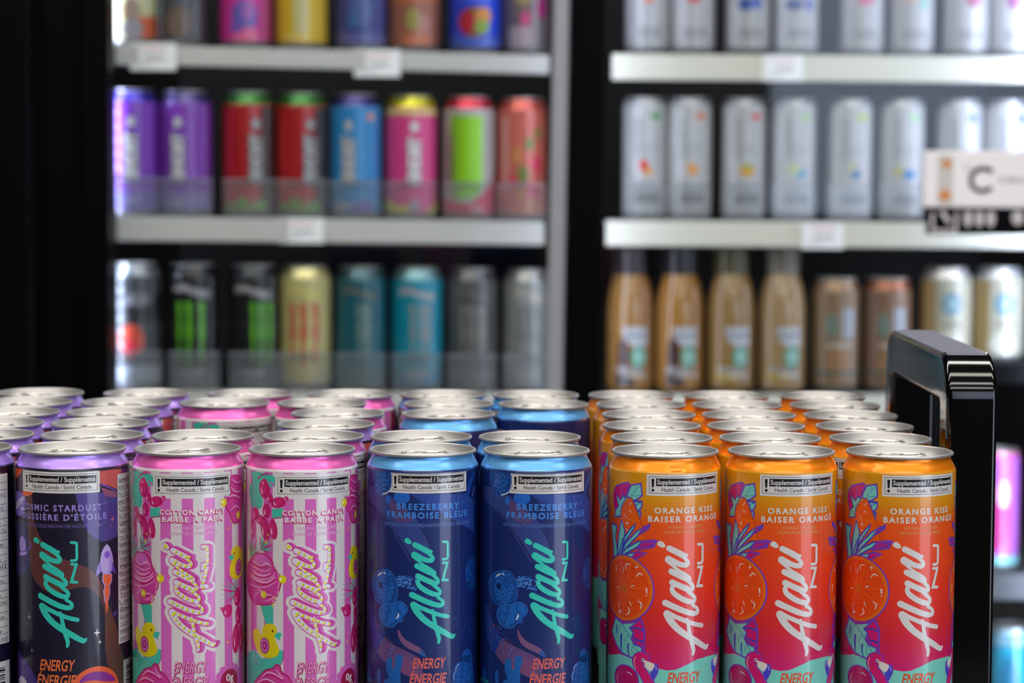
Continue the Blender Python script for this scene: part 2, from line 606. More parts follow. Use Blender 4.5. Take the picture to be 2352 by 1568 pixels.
def facts(A, u0, v0, v1, wd=24):
    A.rect(u0, v0, u0 + wd, v1, WHT, 17)
    lines = ['Supplemented Food', 'Info-Aliment', 'Per 1 can (355 mL)', 'pour 1 canette', 'Calories 10', 'Fat / Lipides 0 g', 'Carbohydrate 3 g', 'Sugars / Sucres 0 g',
             'Protein / Proteines 0 g', 'Sodium 200 mg', 'Niacin', 'Vitamin B6', 'Vitamin B12', 'Biotin', 'Pantothenate', 'Caffeine 200 mg', 'Taurine', 'L-theanine', 'Ginseng', 'Guarana', '* Not a significant source', 'Ingredients: carbonated', 'water, citric acid']
    n = len(lines); dv = (v1 - v0 - 2) / n
    for i, t in enumerate(lines):
        v = v1 - 1 - dv * (i + 1) + dv * 0.2
        A.text(t, (u0 + 1, v), (u0 + 1 + (wd - 3) * (0.6 + 0.4 * ((i * 7) % 5) / 4), v), dv * 0.55, BLK, 18, bold=0.02 if i % 3 == 0 else 0.0)
        A.rect(u0 + 1, v - dv * 0.17, u0 + wd - 1, v - dv * 0.1, BLK, 18)
    # barcode below
    A.rect(u0 + 4, v0 - 48, u0 + wd, v0 - 9, WHT, 17)
    v = v0 - 12
    k = 0
    while v > v0 - 45:
        hgt = (0.5, 1.1, 0.35, 0.8, 0.6)[k % 5]
        A.rect(u0 + 7, v - hgt, u0 + wd - 4, v, BLK, 18)
        v -= hgt + (0.5, 0.4, 0.9)[k % 3]; k += 1

# script logo, traced once in crop 'L' on the blue can: (x, y, width)
LOGO = [
    [(372, 345, 140), (560, 440, 142), (690, 510, 140), (735, 540, 120)],
    [(690, 525, 120), (785, 517, 88)],
    [(720, 560, 90), (790, 625, 92), (826, 690, 100), (790, 742, 120), (700, 745, 122), (590, 712, 125), (470, 655, 140), (355, 600, 160)],
    [(335, 625, 115), (480, 770, 70), (600, 870, 75), (760, 970, 85), (870, 1055, 90)],
    [(425, 890, 140), (620, 985, 150), (760, 1050, 150), (855, 1090, 135)],
    [(800, 1080, 90), (900, 1180, 92), (955, 1250, 98), (955, 1310, 100), (900, 1335, 110)],
    [(448, 1150, 145), (640, 1240, 135), (780, 1300, 140), (880, 1335, 120)],
    [(800, 1330, 100), (900, 1420, 92), (1000, 1510, 92), (1012, 1580, 90), (975, 1625, 110)],
    [(470, 1230, 90), (445, 1300, 110), (475, 1385, 120), (560, 1462, 130), (700, 1550, 130), (850, 1610, 125), (960, 1625, 120)],
    [(960, 1700, 80), (1060, 1765, 85), (1092, 1830, 88), (1060, 1885, 112), (950, 1895, 125), (750, 1838, 135), (500, 1730, 140), (292, 1630, 150)],
    [(345, 1890, 165), (500, 1952, 112), (650, 2015, 108), (800, 2075, 110), (1000, 2145, 105), (1205, 2185, 108)],
    [(335, 1890, 175), (420, 2060, 165), (600, 2262, 155), (850, 2436, 150), (1100, 2580, 145), (1270, 2680, 130), (1340, 2700, 118), (1385, 2655, 60)],
    [(822, 2030, 70), (858, 2210, 92), (895, 2410, 105), (950, 2600, 112), (990, 2760, 95), (975, 2858, 70)],
]
LOGO_DOT = [(165, 165), (225, 195), (285, 265), (270, 315), (225, 328), (150, 300), (105, 260), (110, 205)]
LOGO_NU = [
    [(1095, 265, 68), (1180, 265, 68), (1205, 275, 66), (1213, 305, 64), (1213, 640, 64), (1205, 680, 66), (1175, 708, 66), (1095, 714, 68)],
    [(1095, 805, 68), (1200, 803, 64), (1085, 1245, 72), (1205, 1248, 68)],
]
def logo_uv(B):
    st = [B.C('L', s) for s in LOGO]
    nu = [B.C('L', s) for s in LOGO_NU]
    dot = B.C('L', LOGO_DOT)
    return st, nu, dot

refB = Art(28.7, {'L': (920, 1220, 11.2)}, can_x(FRONT_X[4]), Y0)
LG = logo_uv(refB)
def lp(p, o, s):        # p in berry uv -> other can: origin o=(u,v), scale s=(su,sv) about berry dot centre
    c = LG_C
    return (o[0] + (p[0] - c[0]) * s[0], o[1] + (p[1] - c[1]) * s[1])
LG_C = (sum(p[0] for p in LG[2]) / 8, sum(p[1] for p in LG[2]) / 8)
def put_logo(A, o, s, col, layer=7, grow=0.0, shift=(0, 0), nu_grow=None, nucol=None):
    ws = (s[0] + s[1]) / 2
    g = lambda q: lp((q[0], q[1]), (o[0] + shift[0], o[1] + shift[1]), s) + ((q[2] * ws + grow),)
    for st in LG[0]: A.stroke([g(q) for q in st], col, layer)
    dot = [lp(q, (o[0] + shift[0], o[1] + shift[1]), s) for q in LG[2]]
    if grow > 0:
        A.stroke([q + (grow,) for q in dot] + [dot[0] + (grow,)], col, layer, n=0)
    A.poly(dot, col, layer, smooth=4)
    ng = grow if nu_grow is None else nu_grow
    for st in LG[1]:
        A.stroke([lp((q[0], q[1]), (o[0] + shift[0], o[1] + shift[1]), s) + ((q[2] * ws + ng),) for q in st], nucol or col, layer, n=0)

def mk(px, ox, oy, extra=None):
    cr = {'A': (ox, oy, 5.407), 'B': (ox, oy + 280, 5.443)}
    return Art(28.7, cr, can_x(px), Y0)

# ---- orange
def art_orange():
    A = mk(FRONT_X[6], 1390, 1000)
    PUR = (108, 62, 190); BLU = (52, 66, 188); TEAL = (118, 204, 188); MAG = (205, 18, 112); ORG = (235, 92, 8)
    C = A.C
    a = A.uv('A', 508, 600); b = A.uv('A', 1390, 600); t = A.uv('A', 940, 478)
    sticker(A, (a[0] + b[0]) / 2, t[1])
    mid = (a[0] + b[0]) / 2
    A.mirror = 11.3
    A.poly(C('A', [(105, 720), (125, 650), (160, 615), (265, 585), (300, 595), (300, 640), (270, 720), (240, 760), (200, 800), (150, 930), (130, 930), (110, 830)]), MAG, 1, 3, PUR, 0.8)
    for s in ([(190, 625, 8), (215, 690, 16), (200, 760, 8)], [(255, 600, 10), (270, 660, 14), (262, 720, 8)], [(150, 700, 8), (160, 770, 8)]):
        A.stroke(C('A', s), PUR, 3)
    A.poly(C('A', [(325, 615), (445, 595), (455, 700), (458, 745), (400, 790), (350, 805), (400, 822), (455, 815), (455, 880), (440, 905), (395, 935), (440, 945), (435, 1015), (420, 1030), (380, 870), (330, 780), (270, 760), (290, 690)]), TEAL, 4, 0, PUR, 0.8)
    for s in ([(445, 600, 6), (380, 680, 5), (320, 750, 5)], [(450, 740, 5), (380, 750, 5), (330, 750, 4)], [(390, 605, 3), (375, 690, 4)], [(380, 870, 6), (450, 820, 12)], [(360, 815, 22), (440, 812, 16)], [(395, 940, 14), (440, 938, 10)]):
        A.stroke(C('A', s), BLU, 6)
    A.poly(C('A', [(140, 730), (190, 800), (230, 740), (240, 770), (265, 770), (200, 880), (190, 1000), (120, 1010), (130, 920), (170, 870), (150, 800)]), TEAL, 4, 0, BLU, 0.6)
    A.poly(C('A', [(325, 775), (240, 850), (200, 940), (195, 1040), (225, 1160), (260, 1300), (500, 1300), (450, 1100), (430, 1040), (380, 910)]), ORG, 6, 0, (190, 70, 30), 0.5)
    A.stroke(C('A', [(200, 1045, 6), (320, 1045, 8), (430, 1060, 8)]), (240, 130, 20), 8)
    for s in ([(325, 830, 10), (298, 870, 6)], [(300, 925, 12), (325, 950, 8)], [(243, 980, 8), (255, 1010, 9), (275, 1022, 6)], [(255, 1150, 7), (275, 1175, 8), (300, 1165, 5)]):
        A.stroke(C('A', s), WHT, 9)
    A.star(A.uv('A', 275, 1090), 1.6, WHT, 9)
    spikes = [
        [(80, 1080), (150, 1120), (130, 1250), (165, 1510), (110, 1510), (98, 1300)],
        [(205, 1045), (245, 1180), (240, 1270), (190, 1500), (150, 1500), (165, 1250)],
        [(375, 1095), (350, 1170), (240, 1330), (180, 1500), (165, 1480), (220, 1290), (320, 1150)],
        [(480, 1130), (400, 1250), (240, 1420), (190, 1500), (250, 1340), (380, 1200)],
        [(455, 1310), (400, 1385), (230, 1480), (190, 1505), (260, 1400), (400, 1320)],
        [(370, 1450), (330, 1530), (200, 1505), (260, 1470)]]
    tips = [[(555, 1105), (540, 1150), (400, 1250), (470, 1140)], [(640, 1308), (610, 1345), (610, 1375), (590, 1385), (400, 1415), (455, 1315), (600, 1298)], [(515, 1460), (380, 1530), (330, 1530), (370, 1450), (430, 1445)]]
    for t_ in tips:
        A.poly(C('A', t_), MAG, 9, 0, PUR, 0.9)
    for q in ([(600, 1320, 14), (440, 1350, 6)], [(610, 1350, 14), (430, 1385, 6)], [(600, 1378, 10), (420, 1410, 6)], [(545, 1115, 14), (440, 1220, 12)]):
        A.stroke(C('A', q), BLU, 11)
    for i, sp in enumerate(spikes):
        A.poly(C('A', sp), TEAL, 9, 0, BLU, 0.75)
    A.stroke(C('A', [(165, 1290, 5), (170, 1500, 8)]), BLU, 11)
    A.stroke(C('A', [(375, 1100, 18), (355, 1165, 10)]), BLU, 11)
    # leaves under the fruit
    A.poly(C('B', [(300, 830), (450, 775), (492, 900), (440, 905), (492, 925), (490, 1050), (440, 1045), (492, 1090), (490, 1180), (430, 1190), (360, 1000), (320, 930)]), MAG, 5, 0, PUR, 1.0)
    A.poly(C('B', [(130, 740), (210, 820), (390, 815), (345, 850), (310, 880), (355, 940), (330, 1010), (360, 1080), (460, 1120), (460, 1180), (380, 1200), (345, 1255), (300, 1240), (200, 1180), (130, 1060), (85, 910), (110, 830)]), TEAL, 8, 0, PUR, 0.9)
    for s in ([(200, 810, 8), (290, 960, 8), (410, 1180, 6)], [(200, 830, 5), (165, 930, 6), (160, 1000, 4)], [(290, 965, 5), (255, 1020, 6), (255, 1090, 4)], [(350, 1090, 5), (335, 1160, 6), (350, 1215, 4)], [(290, 960, 5), (340, 965, 5)], [(360, 1095, 5), (430, 1100, 6), (460, 1140, 4)], [(205, 960, 30), (200, 1040, 34), (205, 1160, 16)], [(290, 1080, 26), (285, 1150, 24), (300, 1230, 14)], [(310, 885, 18), (400, 885, 20), (480, 905, 10)], [(375, 1020, 18), (440, 1040, 22), (490, 1050, 10)], [(150, 850, 24), (140, 940, 18)]):
        A.stroke(C('B', s), BLU if len(s) < 9 else PUR, 10)
    # fruit
    c = A.uv('B', 240, 380)
    A.ell(c, 17.4, 17.2, PUR, 11, n=48)
    A.ell(c, 16.6, 16.5, (228, 104, 10), 12, n=48)
    A.ell(c, 15.0, 14.9, (232, 72, 4), 13, n=48)
    for k in range(11):
        an = 2 * math.pi * k / 11 + 0.1
        A.stroke([(c[0] + 2 * math.cos(an), c[1] + 2 * math.sin(an), 0.5), (c[0] + 13.5 * math.cos(an), c[1] + 13.5 * math.sin(an), 0.35)], (238, 104, 22), 14, n=0)
    A.ell(c, 2.2, 2.4, (214, 98, 8), 14)
    for s in ([(140, 90, 10), (140, 140, 12), (155, 175, 6)], [(228, 120, 10), (230, 190, 8)], [(258, 145, 12), (262, 90, 16), (310, 80, 10)], [(390, 235, 10), (430, 195, 16), (470, 220, 8)], [(325, 358, 14), (360, 350, 14)], [(515, 390, 22), (522, 440, 16)], [(515, 470, 14), (516, 476, 12)], [(410, 540, 8), (455, 580, 18), (440, 640, 10)], [(310, 550, 14), (325, 600, 8)], [(290, 620, 10), (305, 680, 16), (262, 714, 10)], [(180, 560, 10), (170, 620, 7)], [(150, 370, 12), (175, 378, 12)]):
        A.stroke(C('B', s), WHT, 15)
    A.star(A.uv('B', 395, 118), 1.6, WHT, 15); A.star(A.uv('B', 187, 670), 2.0, WHT, 15)
    # flamingo
    A.mirror = None
    bot = A.uv('B', 700, 1568)[1] - 30
    wave = C('B', [(60, 1215), (180, 1205), (330, 1245), (450, 1330), (560, 1375), (660, 1388), (780, 1412), (880, 1402), (1000, 1350), (1150, 1270), (1280, 1232), (1345, 1216)])
    w2 = [(-45.0, wave[0][1])] + wave + [(68.0, wave[0][1])]
    A.poly(w2 + [(68.0, 0), (-45.0, 0)], TEAL, 4)
    A.rect(68, 0, 180.3 - 45, wave[0][1], TEAL, 4)
    A.mirror = 11.3
    neck = [(560, 1590, 120), (480, 1450, 110), (415, 1360, 112), (395, 1285, 112), (440, 1235, 105), (500, 1250, 95)]
    A.stroke([(p[0], p[1], p[2] + 3.2 * 0.3) for p in C('B', neck)], PUR, 11)
    A.stroke(C('B', [(250, 1500, 330)] ), PUR, 10, n=0) if False else None
    cb = A.uv('B', 250, 1520)
    A.ell(cb, 8.6, 7.6, PUR, 11, n=30); A.ell(cb, 7.9, 7.0, (186, 12, 100), 12, n=30)
    A.stroke(C('B', neck), (212, 20, 112), 13)
    A.poly(C('B', [(615, 1330), (655, 1350), (655, 1440), (590, 1540), (570, 1440), (590, 1390)]), (66, 66, 200), 13, 2, PUR, 0.6)
    A.poly(C('B', [(450, 1265), (500, 1285), (615, 1330), (600, 1390), (570, 1420), (500, 1370), (490, 1310)]), (222, 214, 206), 14, 2)
    A.ell(A.uv('B', 475, 1280), 0.9, 0.9, WHT, 15); A.ell(A.uv('B', 476, 1281), 0.42, 0.42, (40, 60, 150), 16)
    for s in ([(160, 1450, 8), (150, 1500, 10), (160, 1560, 8)], [(275, 1430, 10), (310, 1445, 12), (338, 1472, 6)], [(385, 1235, 6), (362, 1300, 9), (385, 1400, 6)], [(630, 1350, 6), (640, 1400, 8)]):
        A.stroke(C('B', s), WHT, 15)
    A.mirror = None
    A.ctext('A', 'ORANGE KISS', (612, 958), (1325, 935), 68, WHT, 16, bold=0.03, sp=1.3)
    A.ctext('A', 'BAISER ORANGE', (532, 1056), (1372, 1035), 68, WHT, 16, bold=0.03, sp=1.3)
    A.ctext('A', 'NATURALLY FLAVOURED', (785, 1150), (1200, 1142), 36, (222, 150, 84), 16, bold=0.01)
    A.ctext('A', 'AROMATISÉ NATURELLEMENT', (730, 1208), (1240, 1200), 36, (222, 150, 84), 16, bold=0.01)
    A.ctext('B', 'ENERGY', (775, 1565), (1175, 1550), 128, (222, 72, 22), 16, bold=0.02, shear=0.16)
    A.ctext('B', 'ÉNERGIE', (745, 1740), (1160, 1725), 128, (222, 72, 22), 16, bold=0.02, shear=0.16)
    put_logo(A, A.uv('A', 697, 1353), (1.1, 1.09), WHT, 16)
    # side print: white panel with red lettering and the facts panel
    A.rect(66, 42, 76, 146, WHT, 16)
    A.text('ORANGE KISS  BAISER ORANGE', (74, 48), (74, 140), 5.0, (205, 70, 40), 17, rot90=True, bold=0.05) if False else None
    for i in range(22):
        v = 142 - i * 4.4
        A.rect(68 + (i * 3 % 4) * 0.6, v - 2.2, 75 - (i * 5 % 3) * 0.8, v, (196, 70, 48), 17)
    facts(A, 84, 58, 143)
    return A

def grad_ink(name, stops):
    """printed colour fade along the height of the can (object z, metres)"""
    m = ink((1, 2, 3)).copy(); m.name = name
    nt = m.node_tree; b = nt.nodes['Principled BSDF']
    tc = nt.nodes.new('ShaderNodeTexCoord'); sp = nt.nodes.new('ShaderNodeSeparateXYZ')
    mr = nt.nodes.new('ShaderNodeMapRange'); mr.inputs['From Max'].default_value = 0.156
    cr = nt.nodes.new('ShaderNodeValToRGB')
    nt.links.new(tc.outputs['Object'], sp.inputs[0]); nt.links.new(sp.outputs['Z'], mr.inputs['Value'])
    nt.links.new(mr.outputs['Result'], cr.inputs[0]); nt.links.new(cr.outputs[0], b.inputs['Base Color'])
    el = cr.color_ramp.elements
    while len(el) > 1: el.remove(el[-1])
    first = True
    for z, c in stops:
        e = el[0] if first else el.new(z / 156.0)
        e.position = z / 156.0; e.color = lin(c); first = False
    return m

# ---- blue
def art_berry():
    A = mk(FRONT_X[4], 830, 1000)
    C = A.C
    a = A.uv('A', 365, 600); b = A.uv('A', 1292, 600); t = A.uv('A', 830, 448)
    sticker(A, (a[0] + b[0]) / 2, t[1])
    A.poly(C('A', [(85, 600), (250, 660), (420, 790), (560, 900), (690, 1050), (780, 1180), (860, 1400), (900, 1568), (640, 1568), (520, 1350), (400, 1200), (280, 1010), (150, 860), (85, 760)]), (48, 64, 130), 1)
    A.poly(C('A', [(350, 790), (440, 850), (560, 930), (640, 1040), (560, 1080), (420, 1050), (360, 940)]), (84, 66, 116), 2, 3)
    A.poly(C('A', [(600, 720), (900, 730), (1290, 720), (1400, 820), (1400, 1200), (1200, 1090), (950, 960), (750, 860)]), (34, 66, 146), 1)
    for s in ([(85, 770, 10), (250, 960, 12), (420, 1200, 10), (540, 1400, 12), (650, 1568, 10)], [(600, 740, 10), (800, 850, 12), (1100, 1030, 10), (1400, 1220, 8)], [(700, 1100, 14), (800, 1250, 16), (870, 1420, 10)]):
        A.stroke(C('A', s), (16, 24, 72), 3)
    A.stroke(C('A', [(405, 1210, 12), (520, 1400, 14), (620, 1568, 12)]), (60, 66, 130), 3)
    rnd = random.Random(3)
    def berry(c, pts, base, hi, lo, n, spread, r):
        P = C(c, pts)
        A.poly(P, base, 4, 3, outline=(40, 104, 200), ow=0.35)
        cx = sum(p[0] for p in P) / len(P); cy = sum(p[1] for p in P) / len(P)
        for i in range(n):
            an = i * 2.39996; rr = math.sqrt((i + 0.5) / n)
            p = (cx + spread[0] * rr * math.cos(an), cy + spread[1] * rr * math.sin(an))
            A.ell((p[0] + 0.2, p[1] - 0.25), r, r * 1.1, lo, 5, n=10)
            A.ell(p, r * 0.85, r * 0.95, hi, 6, n=10)
            A.ell((p[0] - 0.25, p[1] + 0.3), r * 0.35, r * 0.35, (44, 116, 214), 7, n=7)
        return cx, cy
    berry('A', [(150, 440), (250, 420), (360, 440), (365, 640), (300, 720), (240, 740), (170, 640)], (18, 66, 134), (26, 84, 160), (10, 44, 100), 26, (4.2, 6.0), 1.0)
    A.stroke(C('A', [(262, 728, 12), (310, 712, 16), (358, 684, 14)]), (200, 205, 215), 8)
    A.ell(A.uv('A', 500, 765), 4.4, 3.4, (32, 98, 190), 3, n=24)
    A.ell(A.uv('A', 332, 795), 1.3, 2.2, (32, 98, 190), 3)
    A.stroke(C('A', [(1400, 470, 60), (1345, 600, 66), (1318, 740, 44)]), (24, 70, 150), 3)
    A.stroke(C('A', [(1398, 640, 8), (1380, 750, 8)]), (170, 190, 220), 8)
    berry('B', [(300, 150), (360, 165), (400, 220), (440, 290), (455, 400), (450, 480), (410, 570), (340, 600), (260, 590), (190, 540), (150, 440), (135, 320), (160, 220), (220, 165)], (14, 70, 146), (24, 92, 178), (8, 50, 116), 60, (5.8, 8.4), 1.0)
    A.ell(A.uv('B', 240, 345), 1.7, 1.6, (4, 34, 86), 9)
    A.ell(A.uv('B', 330, 290), 2.4, 3.0, (16, 76, 156), 8)
    A.stroke(C('B', [(205, 230, 8), (230, 205, 20), (262, 190, 10)]), (222, 222, 222), 10)
    A.stroke(C('B', [(285, 190, 16), (296, 196, 16)]), (222, 222, 222), 10)
    P = C('B', [(250, 600), (330, 575), (400, 580), (480, 545), (560, 600), (570, 680), (520, 740), (510, 800), (450, 810), (400, 865), (330, 865), (270, 830), (230, 760), (220, 680)])
    A.poly(P, (18, 84, 166), 5, 3, outline=(58, 122, 212), ow=0.3)
    for x, y, r in ((300, 640, 2.6), (400, 640, 2.8), (500, 620, 2.6), (530, 680, 2.2), (290, 740, 2.6), (380, 760, 3.6), (470, 740, 2.6), (340, 820, 2.2), (420, 690, 2.4)):
        A.ell(A.uv('B', x + 6, y + 8), r * 0.72, r * 0.72, (10, 56, 130), 7)
        A.ell(A.uv('B', x, y), r * 0.68, r * 0.68, (26, 98, 186), 8)
    A.stroke(C('B', [(465, 700, 10), (460, 730, 20), (440, 765, 10)]), (226, 226, 226), 10)
    for i in range(120):
        x = rnd.uniform(440, 700); y = 230 + rnd.random() * 190 * (0.6 + 0.4 * (x - 440) / 260)
        A.ell(A.uv('B', x, y), 0.2 + rnd.random() * 0.35, 0.2 + rnd.random() * 0.35, rnd.choice([(50, 128, 220), (30, 86, 176), (90, 150, 220)]), 3, n=6)
    for i in range(110):
        t_ = rnd.random()
        x = 720 + t_ * 680 + rnd.gauss(0, 30); y = 440 + t_ * 500 + rnd.gauss(0, 50)
        if x < 1420: A.ell(A.uv('B', x, y), 0.12 + rnd.random() * 0.22, 0.12 + rnd.random() * 0.22, (44, 112, 206), 3, n=5)
    A.poly(C('B', [(100, 560), (130, 580), (160, 750), (220, 900), (330, 1010), (400, 1065), (300, 1290), (240, 1230), (180, 1170), (120, 980), (100, 800)]), (28, 56, 140), 2)
    A.poly(C('B', [(300, 985), (400, 1065), (560, 1160), (720, 1240), (800, 1568), (620, 1500), (420, 1400), (280, 1300), (200, 1180), (250, 1050)]), (98, 70, 122), 3)
    A.poly(C('B', [(470, 1240), (620, 1280), (700, 1420), (720, 1568), (600, 1480), (500, 1420)]), (120, 72, 118), 4, 2)
    A.stroke(C('B', [(210, 900, 14), (330, 1030, 16), (480, 1120, 14), (640, 1200, 12), (740, 1260, 8)]), (26, 26, 74), 4)
    for i in range(150):
        t_ = rnd.random()
        x = 120 + t_ * 300 + rnd.gauss(0, 25); y = 760 + t_ * 480 + rnd.gauss(0, 60)
        A.ell(A.uv('B', max(95, x), y), 0.14 + rnd.random() * 0.24, 0.14 + rnd.random() * 0.24, rnd.choice([(60, 100, 210), (190, 70, 100), (40, 80, 190), (90, 150, 210)]), 5, n=5)
    A.poly(C('B', [(465, 895), (500, 960), (560, 1030), (720, 1120), (790, 1190), (800, 1245), (700, 1190), (560, 1120), (480, 1030), (455, 930)]), (122, 82, 124), 5, 3)
    A.poly(C('B', [(740, 1150), (790, 1190), (800, 1245), (730, 1205)]), (40, 84, 160), 6, 2)
    A.poly(C('B', [(340, 1245), (380, 1260), (392, 1370), (420, 1370), (430, 1240), (470, 1215), (515, 1240), (512, 1330), (488, 1400), (480, 1800), (350, 1800), (340, 1500), (315, 1420), (308, 1310)]), (26, 96, 176), 7, 2)
    A.stroke(C('B', [(400, 1350, 10), (398, 1390, 8)]), (190, 80, 90), 8)
    A.ell(A.uv('B', 222, 1480), 1.25, 3.9, (26, 92, 172), 7); A.ell(A.uv('B', 95, 1450), 2.4, 4.0, (24, 80, 160), 7); A.ell(A.uv('B', 330, 1590), 2.4, 3.2, (26, 92, 172), 8)
    A.ell(A.uv('B', 1318, 1240), 4.0, 4.2, (24, 76, 156), 3); A.rect(A.uv('B', 1255, 1300)[0], A.uv('B', 1300, 1480)[1], A.uv('B', 1385, 1300)[0], A.uv('B', 1300, 1230)[1], (24, 76, 156), 3)
    P = [(1180, 1350), (1240, 1310), (1320, 1320), (1390, 1360), (1400, 1568), (1395, 1700), (1160, 1700), (1150, 1568), (1150, 1480)]
    A.poly(C('B', P), (18, 70, 146), 4, 2, outline=(40, 104, 200), ow=0.3)
    for x, y in ((1230, 1380), (1300, 1370), (1350, 1420), (1220, 1450), (1290, 1450), (1340, 1510), (1210, 1530), (1280, 1540)):
        A.ell(A.uv('B', x, y), 1.5, 1.5, (26, 86, 166), 6, n=12)
    A.stroke(C('B', [(1222, 1328, 8), (1185, 1370, 9), (1180, 1430, 6), (1152, 1460, 8), (1160, 1520, 8)]), (170, 195, 225), 7)
    A.poly(C('B', [(1385, 0), (1330, 40), (1300, 140), (1300, 260), (1325, 360), (1370, 395), (1420, 380), (1420, 0)]), (14, 66, 142), 4, 0)
    for i in range(26):
        A.ell(A.uv('B', rnd.uniform(1315, 1410), rnd.uniform(60, 370)), 0.9, 0.9, rnd.choice([(22, 84, 164), (10, 52, 118)]), 5, n=8)
    L1 = (64, 134, 218)
    A.ctext('A', 'BREEZEBERRY', (440, 916), (1212, 895), 72, L1, 16, bold=0.028, sp=1.3)
    A.ctext('A', 'TM', (1232, 846), (1280, 840), 20, L1, 16, bold=0.0)
    A.ctext('A', 'FRAMBOISE BLEUE', (325, 1012), (1308, 985), 72, L1, 16, bold=0.028, sp=1.3)
    A.ctext('A', 'NATURALLY FLAVOURED/AROMATISÉ NATURELLEMENT', (290, 1104), (1350, 1092), 42, (92, 124, 196), 16, bold=0.0)
    A.ctext('B', 'ENERGY', (640, 1384), (1040, 1370), 122, (222, 98, 84), 16, bold=0.02, shear=0.16)
    A.ctext('B', 'ÉNERGIE', (600, 1575), (1050, 1560), 122, (222, 98, 84), 16, bold=0.02, shear=0.16)
    e = A.uv('B', 132, 1560)
    A.text('ALANINU.COM', (e[0] - 16, e[1]), (e[0], e[1]), 1.9, (56, 200, 176), 16, bold=0.0)
    put_logo(A, LG_C, (1, 1), (52, 200, 182), 16)
    for k in range(5):
        u = 36 + k * 22
        if u < 118 and k in (1, 3, 4):
            A.ell((u + 12, 120 - 22 * (k % 3)), 6, 8, (18, 72, 148), 2)
    facts(A, 52, 52, 141)
    return A

